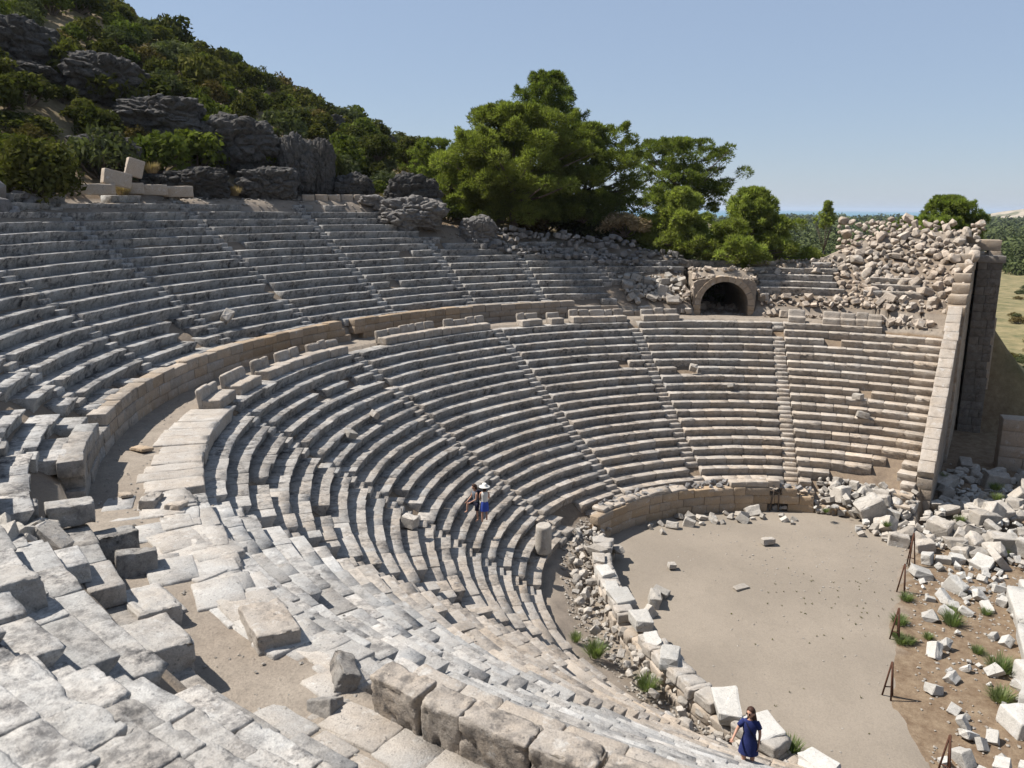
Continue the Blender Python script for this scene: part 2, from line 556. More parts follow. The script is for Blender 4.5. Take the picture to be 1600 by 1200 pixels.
def build_floor():
    """beaten sand of the orchestra, a sheet on the ground"""
    pts = [(x, y) for x, y in [(7.6, 33), (7.9, 20.5), (6.6, 8.1), (5.9, -3.2), (5.6, -9.3), (6.2, -15), (7.6, -21.1), (10, -29), (3, -33), (-8, -27), (-17.5, -19), (-22.5, -9), (-25.0, 1.5), (-27, 8.5), (-22, 17.5), (-13, 25), (-4, 29)]]
    bm = bmesh.new()
    vs = [bm.verts.new((x * U, y * U, (FLOOR + 0.09) * U)) for x, y in pts]
    f = bm.faces.new(vs)
    if f.normal.z < 0:
        f.normal_flip()
    bmesh.ops.triangulate(bm, faces=bm.faces[:])
    bmesh.ops.subdivide_edges(bm, edges=bm.edges[:], cuts=14, use_grid_fill=True)
    for v in bm.verts:
        n = mnoise.fractal(v.co * 0.5, 1, 2, 4)
        if v.is_boundary:
            v.co.x += mnoise.noise(v.co * 1.1 + Vector((5, 0, 0))) * 0.12
            v.co.y += mnoise.noise(v.co * 1.1 + Vector((0, 9, 0))) * 0.12
            v.co.z -= 0.05
        v.co.z += n * 0.02
    bmesh.ops.recalc_face_normals(bm, faces=bm.faces[:])
    me = bpy.data.meshes.new("orchestra_floor")
    bm.to_mesh(me)
    bm.free()
    for p in me.polygons:
        p.use_smooth = True
    if me.polygons[0].normal.z < 0:
        me.flip_normals()
    tag(meshob("orchestra_floor", me, SAND), kind="structure")
build_floor()

def build_sea():
    m, nt, b = mat("sea_water", 0.35)
    b.inputs["Base Color"].default_value = (0.07, 0.17, 0.22, 1)
    g = N(nt, "ShaderNodeNewGeometry")
    bump(nt, b, noise_node(nt, g.outputs["Position"], 0.05, 3, 0.6), 2.0)
    n = 64
    V = [(0, 0, -42)]
    F = []
    rs = [3600, 8000, 20000, 75000]
    V = [(r * math.sin(k / n * 2 * math.pi), r * math.cos(k / n * 2 * math.pi), -42) for r in rs for k in range(n)]
    for i in range(len(rs) - 1):
        for k in range(n):
            F.append((i * n + k, (i + 1) * n + k, (i + 1) * n + (k + 1) % n, i * n + (k + 1) % n))
    me = npmesh("sea", V, F)
    if me.polygons[0].normal.z < 0:
        me.flip_normals()
    tag(meshob("sea", me, m), kind="structure")
build_sea()

def build_dunes():
    m, nt, b = mat("dune_sand", 0.95)
    g = N(nt, "ShaderNodeNewGeometry")
    n1 = noise_node(nt, g.outputs["Position"], 0.012, 5, 0.6)
    n2 = noise_node(nt, g.outputs["Position"], 0.05, 4, 0.7)
    c = mix(nt, ramp(nt, n1, [(0.50, 0.0), (0.56, 1.0)]), (0.33, 0.28, 0.22), (0.10, 0.10, 0.06))
    c = mix(nt, ramp(nt, n2, [(0.5, 0.0), (0.6, 0.6)]), c, (0.13, 0.13, 0.08))
    nt.links.new(c, b.inputs["Base Color"])
    az0, dist = 12.0, 5200
    cx, cy = EYE[0] + dist * math.sin(az0 * D2R), EYE[1] + dist * math.cos(az0 * D2R)
    n = 90
    gx, gy = np.meshgrid(np.linspace(-1, 1, n), np.linspace(-1, 1, n), indexing='ij')
    X, Y = cx + gx * 900, cy + gy * 700
    H = np.exp(-(np.abs(gx) / 0.62) ** 3.0 - (gy / 0.5) ** 2) * 135 * (0.85 + 0.15 * gx + 0.30 * fbm(np.stack([gx * 3, gy * 3, gx * 0], -1), 4)) - 48
    V = np.stack([X, Y, H], -1).reshape(-1, 3)
    i, j = np.meshgrid(np.arange(n - 1), np.arange(n - 1), indexing='ij')
    F = np.stack([i * n + j, (i + 1) * n + j, (i + 1) * n + j + 1, i * n + j + 1], -1).reshape(-1, 4)
    tag(meshob("hills", npmesh("hills", V, F), m), kind="structure")
build_dunes()

# ------------------------------------------------------------------ seating
LOW_ST = [-12.4, -35.9, -59.8, -86.8, -114.6, -138.2, -163.0]
UP_ST = [-36.4, -47.5, -59.0, -72.3, -85.8, -99.3, -112.7, -125.2, -138.2, -151.0, -164.0]

def row_tone(x, y, z):
    """colour of the stone of one block: greyer and more weathered up and to the west, partly to deepen riser shade"""
    warm = 0.16 + 0.20 * (x + 35) / 45 - 0.008 * z
    warm = warm if y > -40 else 0.0
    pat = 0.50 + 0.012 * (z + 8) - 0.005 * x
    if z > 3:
        pat += 0.24  # heavier patina: weathering, and riser shade put into the colour
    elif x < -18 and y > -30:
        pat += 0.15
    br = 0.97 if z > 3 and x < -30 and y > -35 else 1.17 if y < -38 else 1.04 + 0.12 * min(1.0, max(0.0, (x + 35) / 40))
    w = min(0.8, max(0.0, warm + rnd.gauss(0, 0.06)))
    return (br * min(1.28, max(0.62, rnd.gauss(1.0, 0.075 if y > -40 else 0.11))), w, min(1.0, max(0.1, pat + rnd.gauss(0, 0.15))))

def wob(k, th, s):
    return float(mnoise.noise(Vector((th * 0.09, k * 0.45 + s, s * 3.1))))

def end_theta(R):
    """angle at which a circle of radius R meets the inner face of the end wall"""
    t = 12.0
    for _ in range(20):
        y = R * math.cos(t * D2R)
        t = math.degrees(math.asin((wall_x(y) - 0.15) / R))
    return t

HOLES = []   # (tier, k0, k1, th0, th1): stretches of rows that have fallen
def hole(tier, k, th):
    for (t, a, b, c, d) in HOLES:
        if t == tier and a <= k <= b and c <= th <= d:
            return True
    return False
HOLES += [('L', 19, 21, -82, -73), ('L', 18, 21, -5, 12), ('L', 3, 3, -5.8, -3.4), ('L', 1, 1, 2, 12), ('L', 6, 6, -42.5, -40), ('L', 16, 17, 8, 12),
          ('L', 2, 2, -54.6, -53.8), ('L', 12, 12, -114, -111), ('L', 6, 7, -140, -137), ('L', 11, 12, -148, -146), ('L', 14, 14, -136, -133),
          ('U', 1, 2, -33.5, -14.4), ('U', 3, 4, -31.5, -14.6), ('U', 5, 5, -24.5, -15.5), ('U', 1, 2, -36.4, -33), ('U', 1, 1, -13.5, 20),
          ('U', 1, 3, -104, -101.5), ('U', 9, 9, -58.5, -57.5), ('U', 4, 4, -68.6, -67.7), ('U', 1, 2, -131, -129), ('U', 2, 3, -145, -143), ('U', 1, 2, -150.5, -147.2)]
# upper rows exist only up to a certain row along the sweep
TOPU = [(-200, 8), (-158, 9), (-135, 12), (-113, 13), (-108, 14), (-105, 16), (-82.5, 16), (-82, 15), (-66, 15), (-62, 14), (-58.5, 10), (-52, 9.4), (-36.5, 9), (-33, 7), (-27, 6), (-22, 6.2), (-20, 6.0), (-3.6, 6), (-2.6, 0), (0.5, 0), (0.6, 4.4), (6.5, 4.4), (6.6, 0), (20, 0)]
TOPX, TOPY = zip(*TOPU)

def seat_row(tier, k, t0, t1):
    """all blocks of one row between two stairs, as one mesh"""
    runs = []
    b = Blocks()
    th = t1
    if tier == 'L':
        Rk, zk, tr, dz = R1 - (k - 1) * TR, -(k - 1.0), TR, 1.0
    else:
        Rk, zk, tr, dz = RU + (k - 1) * TU, ZU + (k - 1) * DU, TU, DU
    first = True
    while th > t0 + 0.35:
        ln = rnd.uniform(1.6, 3.5) if tier == 'L' else rnd.uniform(1.6, 3.4)
        dth = math.degrees(ln / Rk)
        if th - dth < t0 + math.degrees(0.9 / Rk):
            dth = th - t0
            ln = dth * D2R * Rk
        c = th - dth / 2
        th -= dth
        if hole(tier, k, c) or (tier == 'U' and k > np.interp(c, TOPX, TOPY) + 0.3 * wob(3, c * 4, 9)):
            if b.V:
                runs.append(b)
                b = Blocks()
            continue
        near = c < -128
        q = 1.0
        x, y, z = pol(Rk, c, zk)
        dist = math.dist((x, y, z), EYE)
        rough = 1.0 + (1.3 if c < -140 else 0.6 if near else 0)
        if rnd.random() < (0.04 if near else 0.006):
            if b.V:
                runs.append(b)
                b = Blocks()
            continue
        dR = wob(k, c, 1) * 0.18 + rnd.gauss(0, 0.022) * rough
        dZ = wob(k, c, 2) * 0.14 + rnd.gauss(0, 0.012) * rough - (0.12 if near and rnd.random() < 0.15 else 0)
        if rnd.random() < 0.03:
            dR += rnd.uniform(-0.22, 0.12)
        b.arc(Rk + dR, Rk + tr + 0.5, c, ln + (0.05 if dist > 45 and rnd.random() < 0.6 else -0.02 * rnd.random()), zk - dz - 0.28, zk + dZ,
              dyaw=rnd.gauss(0, 0.006 * rough), tilt=(rnd.gauss(0, 0.008 * rough), rnd.gauss(0, 0.007 * rough)),
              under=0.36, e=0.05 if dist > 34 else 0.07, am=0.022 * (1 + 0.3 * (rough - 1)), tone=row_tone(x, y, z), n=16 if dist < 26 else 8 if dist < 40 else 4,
              wear=0.14 if rnd.random() < 0.55 else 0.05)
    if b.V:
        runs.append(b)
    return runs

def side_words(i, n, tier):
    return None

def wedge(tier, idx, t0, t1, rows, label, stepw=0.95):
    e = empty("seating_wedge", pol((R1 if tier == 'L' else RU), (t0 + t1) / 2, 0 if tier == 'L' else ZU))
    tag(e, label, "stone seating", "lower seating wedges" if tier == 'L' else "upper seating wedges")
    made = 0
    for k in rows:
        Rk = R1 - (k - 1) * TR if tier == 'L' else RU + (k - 1) * TU
        a = t0 + math.degrees(stepw / Rk)
        bb = t1 - math.degrees(stepw / Rk) if t1 < 5 else (end_theta(Rk) if tier == 'L' else end_theta(Rk))
        for bl in seat_row(tier, k, a, bb):
            o = bl.obj("seat_row", STONE)
            o.parent = e
            o.matrix_parent_inverse = Matrix.Translation(-e.location)
            made += 1
    if not made:
        bpy.data.objects.remove(e)
    return e

def stair(tier, th, rows, label):
    e = empty("stairway", pol((R1 if tier == 'L' else RU), th, 0 if tier == 'L' else ZU))
    tag(e, label, "stairway", "stairways of the lower seating" if tier == 'L' else "stairways of the upper seating")
    for k in rows:
        if tier == 'L':
            Rk, zk, tr, dz = R1 - (k - 1) * TR, -(k - 1.0), TR, 1.0
        else:
            Rk, zk, tr, dz = RU + (k - 1) * TU, ZU + (k - 1) * DU, TU, DU
            if k > np.interp(th, TOPX, TOPY):
                continue
        if hole(tier, k, th) or rnd.random() < 0.05:
            continue
        b = Blocks()
        x, y, z = pol(Rk, th, zk)
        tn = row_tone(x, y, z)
        r2 = 1.0 + (1.0 if th < -128 else 0)
        b.arc(Rk - 0.02, Rk + tr + 0.3, th + rnd.gauss(0, 0.05), 1.84, zk - dz - 0.3, zk - 0.5 * dz + rnd.gauss(0, 0.04) * r2, e=0.07, am=0.035, tone=tn, wear=0.12, dyaw=rnd.gauss(0, 0.01) * r2)
        b.arc(Rk + tr * 0.5 + rnd.gauss(0, 0.05), Rk + tr + 0.45, th + rnd.gauss(0, 0.08), 1.8, zk - dz * 0.6, zk - 0.03 + rnd.gauss(0, 0.03) * r2, e=0.07, am=0.035, tone=tn, wear=0.12, dyaw=rnd.gauss(0, 0.01) * r2)
        o = b.obj("step", STONE)
        o.parent = e
        o.matrix_parent_inverse = Matrix.Translation(-e.location)

ORD = ["first", "second", "third", "fourth", "fifth", "sixth", "seventh", "eighth", "ninth", "tenth", "eleventh", "twelfth"]
lb = [16.0] + LOW_ST + [-186.0]
for i in range(len(lb) - 1):
    where = ("lower seating wedge against the sloping end wall" if i == 0 else
             "lower seating wedge, %s counted from the sloping end wall" % ORD[i])
    wedge('L', i, lb[i + 1], lb[i], range(1, 21), where)
for i, th in enumerate(LOW_ST):
    stair('L', th, range(1, 21), "narrow stone stair of the lower seating, %s counted from the end wall" % ORD[i])
ub = [16.0] + UP_ST + [-178.0]
for i in range(len(ub) - 1):
    where = ("broken upper seating beside the vaulted opening" if i == 0 else
             "upper seating wedge, %s counted leftward from the vaulted opening" % ORD[i])
    wedge('U', i, ub[i + 1], ub[i], range(1, 17), where, 0.85)
for i, th in enumerate(UP_ST):
    stair('U', th, range(1, 17), "narrow stone stair of the upper seating, %s counted leftward from the vault" % ORD[i])

# ------------------------------------------------------------------ walls
def fit(o, e):
    o.parent = e
    o.matrix_parent_inverse = Matrix.Translation(-e.location)
    return o

def podium():
    e = empty("podium_wall", pol(65, -90, 0))
    tag(e, "curved ashlar wall between the walkway and the upper seating", "wall")
    tops = [(-200, 2), (-168, 1), (-160, 1), (-147, 2), (-144.5, 0), (-139, 0), (-138, 3), (-131, 3), (-130, 2), (-128, 2), (-127, 3), (-82, 3), (-81.9, 0.0), (-79.4, 0.0), (-79.3, 3), (-62, 3), (-50, 3), (-38, 2.2), (-36, 1.4), (-33, 1), (-30, 0), (20, 0)]
    tx, ty = zip(*tops)
    for ci in range(3):
        b = Blocks()
        th = -31.0
        while th > -178:
            ln = rnd.uniform(1.8, 4.2) if ci < 2 else rnd.uniform(1.6, 3.0)
            d = math.degrees(ln / 65.3)
            c = th - d / 2
            th -= d
            if ci + 0.5 > np.interp(c, tx, ty):
                continue
            z0, z1 = 0.0 + ci * 0.98, 0.98 + ci * 0.98
            warm = 0.95 if -100 < c < -62 else 0.5 if -128 < c else 0.12
            tn = (rnd.gauss(0.92 if c < -100 else 0.80, 0.07), min(1.0, warm * 0.85 + rnd.gauss(0, 0.1)), 0.2 if c > -120 else 0.55)
            near = c < -125
            b.arc(65.15 + (0.05 if ci == 2 else 0) + rnd.gauss(0, 0.03), 66.6, c, ln - 0.04, z0 - (0.3 if ci == 0 else 0), z1 + (rnd.gauss(0, 0.05) if ci == 2 else 0), e=0.06, am=0.03, tone=tn, wear=0.06, n=8 if c < -140 else 4, dyaw=rnd.gauss(0, 0.02) if near else 0)
        fit(b.obj("wall_course", STONE), e)
    b = Blocks()
    th = -36.0
    while th > -178:
        ln = rnd.uniform(1.8, 3.2)
        d = math.degrees(ln / 66.5)
        c = th - d / 2
        th -= d
        if np.interp(c, tx, ty) < 2.6:
            if rnd.random() < 0.8:
                continue
        if rnd.random() < 0.13:
            continue
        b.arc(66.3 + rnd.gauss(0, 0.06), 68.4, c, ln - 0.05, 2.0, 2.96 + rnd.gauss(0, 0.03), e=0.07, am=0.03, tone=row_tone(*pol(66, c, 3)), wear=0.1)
    fit(b.obj("coping", STONE), e)
podium()

def profile_top(y):
    """height of the sloping top of the end wall"""
    R = math.hypot(wall_x(y), y)
    return float((R - R1) / TR) + 1.15

def end_wall():
    e = empty("end_wall", (12, 46, FLOOR))
    tag(e, "sloping ashlar end wall with a flat pale coping beside the lower seating", "wall")
    b = Blocks()
    ang = math.atan(0.132)
    h = 1.45
    z = FLOOR - 0.3
    while z < 1.3:
        y = 32.4
        off = rnd.random()
        while y < 61.5:
            ln = rnd.uniform(2.2, 3.6)
            yc = y + ln / 2
            y += ln
            if profile_top(yc - ln / 2) - 0.75 < z + h:
                continue
            b.add((wall_x(yc) + 0.95, yc, z + h / 2), 0.93, ln / 2 - 0.015, h / 2 - 0.01, yaw=-ang, e=0.05, am=0.02, tone=(rnd.gauss(0.85, 0.06), 0.5, 0.45))
        z += h
    fit(b.obj("wall_face", STONE), e)
    b = Blocks()
    n = 17
    ys = np.linspace(32.6, 61.2, n + 1)
    for i in range(n):
        ya, yb = ys[i], ys[i + 1]
        sl = (profile_top(yb) - profile_top(ya)) / (yb - ya)
        t = math.atan(sl)
        yc = (ya + yb) / 2
        b.add((wall_x(yc) + 0.95 + rnd.gauss(0, 0.03), yc, profile_top(yc) - 0.75), 1.0, (yb - ya) / 2 / math.cos(t) - 0.02, 0.8, yaw=-ang, tilt=(t + rnd.gauss(0, 0.008), rnd.gauss(0, 0.01)), e=0.06, am=0.025,
              tone=(rnd.gauss(1.02, 0.06), 0.35, 0.25), wear=0.05, n=8)
    fit(b.obj("coping", STONE), e)
end_wall()

def upper_wall():
    e = empty("retaining_wall", (17, 74, FLOOR))
    tag(e, "high ragged retaining wall with a buttress darkened as in shade behind the sloping end wall", "wall")
    ang = math.atan(0.132)
    b = Blocks()
    h = 1.5
    z = FLOOR - 0.2
    while z < 13.2:
        y = 61.4
        while y < 86:
            ln = rnd.uniform(2.2, 3.8)
            yc = y + ln / 2
            y += ln
            top = 3.6 + (yc - 61.4) * 0.40
            if z + h > top + rnd.gauss(0, 0.3) + 0.6:
                continue
            ro = 0.06 if z > 2 else 0.02
            b.add((wall_x(yc) + 0.95 + rnd.gauss(0, ro), yc, z + h / 2), 1.3, ln / 2 - 0.02, h / 2 - 0.01, yaw=-ang + rnd.gauss(0, ro * 0.4), e=0.10 if z > 2 else .05, am=0.04, tone=(rnd.gauss(0.95, 0.08), 0.6, 0.3), wear=0.12)
        z += h
    fit(b.obj("wall_face", STONE), e)
    b = Blocks()
    z = FLOOR - 0.2
    while z < 9.4:
        x = 18.2
        while x < 21.6:
            ln = min(rnd.uniform(1.4, 2.6), 22.0 - x)
            b.add((x + ln / 2, 86.6, z + h / 2), ln / 2 - 0.02, 2.4, h / 2 - 0.01, yaw=0, e=0.05, am=0.02, tone=(rnd.gauss(0.52, 0.04), 0.35, 0.6))  # low tone puts the shadow on the buttress into its stone colour
            x += ln
        z += h
    b.add((20.2, 86.6, z + 0.35), 2.2, 2.6, 0.6, e=0.06, am=0.02, tone=(0.7, 0.3, 0.4))
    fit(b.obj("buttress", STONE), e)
    b = Blocks()
    for (x, y, zz, hx, hy, hz) in [(19.3, 89.5, 12.3, 2.6, 1.6, 0.95), (21.0, 89.4, 10.6, 1.0, 1.5, 0.75), (17.6, 88.5, 10.3, 1.6, 1.6, 1.0), (20.3, 90.5, 5, 1.9, 2.0, 6.0), (20.6, 91.0, -11, 2.2, 2.6, 10.2)]:
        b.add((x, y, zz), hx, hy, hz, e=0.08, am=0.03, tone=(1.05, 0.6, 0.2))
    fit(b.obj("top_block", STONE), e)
upper_wall()

def stage_walls():
    e = empty("stage_wall", (25, 61.5, FLOOR))
    tag(e, "corner of a cut stone wall standing at the right edge of the rubble", "wall")
    b = Blocks()
    z = FLOOR - 0.2
    for ci in range(4):
        x = 21.8
        h = 2.35 if ci % 2 == 0 else 1.9
        while x < 34:
            ln = rnd.uniform(3.0, 5.0)
            b.add((x + ln / 2, 62.5, z + h / 2), ln / 2 - 0.02, 1.7, h / 2 - 0.01, yaw=0.02, e=0.06, am=0.025, tone=(rnd.gauss(0.95, 0.04), 0.5, 0.2), wear=0.04)
            x += ln
        z += h
    fit(b.obj("wall_course", STONE), e)
    # rear wall of the stage building, only its end is in the picture
    spec = [(17.6, 6.6, 1.0, 3.4, 1.0, .02), (19.6, 3.0, 1.5, 4.2, 1.3, .05), (17.4, -0.8, 1.1, 3.0, 0.8, -.03), (19.9, -5, 1.6, 3.6, 1.0, .04), (17.0, -7.0, 1.5, 2.0, 0.9, .3), (16.6, -11.0, 1.8, 1.7, 1.1, -.25), (15.0, -13.8, 1.7, 1.3, 0.8, .5),
            (19.6, -11.6, 1.6, 2.6, 1.3, .1), (17.4, -16.6, 1.3, 1.5, .9, .2), (19.5, 10.5, 1.4, 2.0, 1.1, .1)]
    words = ["long white slab in the stage foundation at the right edge", "broad white block of the stage foundation at the right edge", "low white slab of the stage foundation beside the brown soil",
             "white block behind the low slab of the stage foundation", "tilted white block at the corner of the stage foundation", "large leaning white slab above the green weed",
             "grey white slab lying flat beside the bright green weed", "white block at the right edge below the stage foundation", "white block nearest the lower right corner", "white block at the far end of the stage foundation"]
    for (x, y, hx, hy, hz, yw), w in zip(spec, words):
        b = Blocks()
        b.add((0, 0, hz * .8), hx, hy, hz, yaw=yw, tilt=(rnd.gauss(0, .05), rnd.gauss(0, .06)), e=0.10, am=0.05, tone=(1, 0, 0), wear=0.15, n=8)
        o = b.obj("marble_block", STONE_W)
        o.location = (x * U, y * U, (FLOOR + 0.0) * U)
        tag(o, w, "stone block", "white blocks of the stage building")
stage_walls()

def arena_wall():
    """wall round the orchestra: a curved far part and a straighter, ruined near part"""
    e = empty("orchestra_wall", pol(27.9, -40, FLOOR))
    tag(e, "curved orange stone wall along the far side of the orchestra", "wall")
    hs = [1.25, 1.15, 1.1]
    z = FLOOR - 0.1
    for ci, h in enumerate(hs):
        b = Blocks()
        th = 3.0
        while th > -74.5:
            ln = rnd.uniform(1.5, 3.4)
            d = math.degrees(ln / 28.0)
            c = th - d / 2
            th -= d
            R = 28.0 + 0.9 * max(0, (c + 25) / 28) - 0.3 * max(0, (-55 - c) / 20)
            if -18.6 < c < -15.2 and ci < 3:
                continue
            if ci == 2 and (c > -13 or rnd.random() < 0.08):
                continue
            if ci == 1 and c > -8:
                continue
            b.arc(R + rnd.gauss(0, 0.03), R + 1.25, c, ln - 0.03, z, z + h + (rnd.gauss(0, .04) if ci == 2 else 0), e=0.06, am=0.03, tone=(rnd.gauss(0.98, 0.07), rnd.gauss(0.85, .12), 0.12), wear=0.05)
        fit(b.obj("wall_course", STONE), e)
        z += h
    b = Blocks()
    for c in (-21, -25.5, -28, -24, -18):
        b.arc(28.2, 29.6, c, rnd.uniform(1.4, 2.0), z, z + rnd.uniform(0.7, 1.0), e=0.08, am=0.04, tone=(1.05, 0.4, 0.1), wear=0.1)
    for i in range(12):
        c = -44 - i * 2.5
        b.arc(28.1, 29.8, c, rnd.uniform(1.0, 1.7), z - .05, z + rnd.uniform(0.2, 0.5), e=0.1, am=0.06, tone=(rnd.gauss(1, .1), 0.4, 0.3), wear=0.2, dyaw=rnd.gauss(0, .1))
    fit(b.obj("coping", STONE), e)
    # timber props in the doorway gap
    ent = empty("timber_props", pol(28.0, -17, FLOOR))
    tag(ent, "weathered timber props standing in the gap of the orchestra wall", "props")
    for (a, bb) in (((-9.0, 26.6, FLOOR), (-8.6, 26.8, FLOOR + 3.2)), ((-7.9, 27.1, FLOOR), (-8.0, 27.2, FLOOR + 3.1)), ((-9.2, 26.6, FLOOR + 3.1), (-7.6, 27.2, FLOOR + 2.6))):
        me = tube([a, bb], [0.09, 0.09], 8)
        o = meshob("beam", me, BARK)
        fit(o, ent)

def tube(pts, rad, seg=8, scale=U):
    V, F = [], []
    pts = [np.array(p, float) for p in pts]
    for i, p in enumerate(pts):
        d = pts[min(i + 1, len(pts) - 1)] - pts[max(i - 1, 0)]
        d /= np.linalg.norm(d)
        a = np.cross(d, (0, 0, 1) if abs(d[2]) < 0.9 else (1, 0, 0))
        a /= np.linalg.norm(a)
        b = np.cross(d, a)
        for k in range(seg):
            t = 2 * math.pi * k / seg
            V.append(p + rad[i] * (math.cos(t) * a + math.sin(t) * b))
    for i in range(len(pts) - 1):
        for k in range(seg):
            k2 = (k + 1) % seg
            F.append((i * seg + k, i * seg + k2, (i + 1) * seg + k2, (i + 1) * seg + k))
    c0, c1 = len(V), len(V) + 1
    V += [pts[0], pts[-1]]
    for k in range(seg):
        k2 = (k + 1) % seg
        F.append((c0, k2, k, k))
        F.append((c1, (len(pts) - 1) * seg + k, (len(pts) - 1) * seg + k2, (len(pts) - 1) * seg + k2))
    quads = [f for f in F if len(set(f)) == 4]
    tris = [f[:3] for f in F if len(set(f)) == 3]
    allf = quads
    me = bpy.data.meshes.new("tube")
    me.from_pydata([tuple(v * scale) for v in V], [], [list(q) for q in quads] + [list(t) for t in tris])
    me.polygons.foreach_set("use_smooth", [True] * len(me.polygons))
    me.update()
    return me
arena_wall()

# the straighter near part of the orchestra wall, in plan
NEARW = [(-25.3, 8.5), (-25.2, 4.5), (-24.6, 1.0), (-23.0, -4.0), (-20.5, -9.0), (-17.5, -14.0), (-13.2, -18.6), (-9.0, -23.2), (-4.0, -26.6), (1.5, -30.0), (6.5, -33.5)]
def near_wall():
    e = empty("orchestra_wall", (-20, -10, FLOOR))
    tag(e, "ruined low wall of rough blocks along the near side of the orchestra", "wall")
    for ci in range(3):
        b = Blocks()
        for i in range(1, len(NEARW) - 1):
            a, c = np.array(NEARW[i]), np.array(NEARW[i + 1])
            L = np.linalg.norm(c - a)
            d = (c - a) / L
            yaw = math.atan2(d[1], d[0])
            s = 0
            while s < L - 0.3:
                ln = min(rnd.uniform(1.2, 2.4), L - s)
                p = a + d * (s + ln / 2)
                s += ln
                if ci == 2 and rnd.random() < 0.25 or ci == 1 and rnd.random() < 0.08:
                    continue
                b.add((p[0] - d[1] * -0.0, p[1], FLOOR + 0.45 + ci * 0.95), ln / 2 - 0.03, 1.0 + rnd.gauss(0, 0.10), 0.48, yaw=yaw + rnd.gauss(0, 0.05), tilt=(rnd.gauss(0, .04), rnd.gauss(0, .04)), e=0.12, am=0.09, tone=(rnd.gauss(1.0, .1), 0.45 if ci < 2 else 0.2, 0.2), wear=0.3, n=8 if ci == 2 else 4)
        fit(b.obj("wall_course", STONE), e)
near_wall()

# ------------------------------------------------------------------ vaulted passage
VTH, VR, VW, VH = -19.6, 66.3, 4.1, 1.7      # direction, front radius, half span, height of the springing
def vault():
    e = empty("vaulted_passage", pol(VR, VTH, 0.15))
    tag(e, "round arched vault mouth with dark inside between the upper seats", "vault")
    yaw = -VTH * D2R
    def tr(P):
        P = np.asarray(P, float)
        c, s = math.cos(yaw), math.sin(yaw)
        o = np.array(pol(VR, VTH, 0))
        return np.stack([P[:, 0] * c - P[:, 1] * s + o[0], P[:, 0] * s + P[:, 1] * c + o[1], P[:, 2]], 1)
    nst = 13
    V, F, C = [], [], []
    def ring(a0, a1, r0, r1, y0, y1, tn, drop=0.0):
        na = 4
        b = len(V)
        pts = []
        for y in (y0, y1):
            for r in (r0, r1):
                for k in range(na + 1):
                    a = a0 + (a1 - a0) * k / na
                    pts.append((-math.cos(a) * r, y, VH + math.sin(a) * r + 0.15 + drop))
        V.extend(pts)
        C.extend([tn] * len(pts))
        n1 = na + 1
        id_ = lambda yi, ri, k: b + (yi * 2 + ri) * n1 + k
        for k in range(na):
            F.append((id_(0, 0, k), id_(0, 0, k + 1), id_(0, 1, k + 1), id_(0, 1, k)))
            F.append((id_(1, 0, k), id_(1, 1, k), id_(1, 1, k + 1), id_(1, 0, k + 1)))
            F.append((id_(0, 1, k), id_(0, 1, k + 1), id_(1, 1, k + 1), id_(1, 1, k)))
            F.append((id_(0, 0, k), id_(1, 0, k), id_(1, 0, k + 1), id_(0, 0, k + 1)))
        for k in (0, na):
            F.append((id_(0, 0, k), id_(0, 1, k), id_(1, 1, k), id_(1, 0, k)))
    for i in range(nst):
        a0 = math.pi * i / nst + 0.006
        a1 = math.pi * (i + 1) / nst - 0.006
        j = rnd.gauss(0, 0.04)
        ring(a0, a1, VW, VW + 1.0 + rnd.gauss(0, 0.06), -0.1 + j, 2.2, (rnd.gauss(0.95, .06), rnd.uniform(.5, .8), 0.25))
    me = npmesh("voussoirs", tr(V), F, False, {"tone": C})
    fit(meshob("arch_ring", me, STONE), e)
    # barrel and side walls, a closed solid block pierced by the passage
    V, F = [], []
    prof = [(-VW, 0.0)] + [(-math.cos(a) * VW, VH + math.sin(a) * VW + 0.15) for a in np.linspace(0, math.pi, 17)] + [(VW, 0.0)]
    outer = [(-5.5, 0.0)] + [(-5.5 + 11.0 * k / 16, 5.7 + 0.9 * math.sin(math.pi * k / 16) ** 0.5) for k in range(17)] + [(5.5, 0.0)]
    ny = 6
    ys = np.array([0.25, 1.6, 3.2, 8, 15, 22])
    m = len(prof)
    for y in ys:
        V += [(x, y, z) for x, z in prof]
        V += [(x * 0.98, y, z + (1.35 if y > 2 and z > 1 else 0.0)) for x, z in outer]
    for i in range(ny - 1):
        for k in range(m - 1):
            a, b = i * 2 * m + k, (i + 1) * 2 * m + k
            F.append((a, a + 1, b + 1, b))
            F.append((a + m, b + m, b + m + 1, a + m + 1))
    for k in range(m - 1):
        F.append((k, m + k, m + k + 1, k + 1))
    me = npmesh("barrel", tr(V), F, False, {"tone": np.tile((0.8, 0.5, 0.4), (len(V), 1))})
    fit(meshob("barrel_vault", me, STONE), e)
    V = [(-5, 21.5, -1), (5, 21.5, -1), (5, 21.5, 8), (-5, 21.5, 8)]
    me = npmesh("end", tr(V), [(0, 1, 2, 3)], False, {"tone": np.tile((0.5, 0.3, 0.6), (4, 1))})
    fit(meshob("inner_wall", me, STONE), e)
    b = Blocks()
    for sx in (-1, 1):
        for (z0, z1) in ((0.0, 0.95), (0.95, 1.83)):
            if sx == 1 and z1 > 1:
                w = 1.0
            x0, y0 = sx * (VW + 0.55), 0.75
            c, s = math.cos(yaw), math.sin(yaw)
            o = pol(VR, VTH)
            b.add((x0 * c - y0 * s + o[0], x0 * s + y0 * c + o[1], (z0 + z1) / 2), 0.56, 0.9, (z1 - z0) / 2 - .01, yaw=yaw, e=0.07, am=0.03, tone=(0.95, 0.85, 0.2))
    fit(b.obj("jamb", STONE), e)
vault()

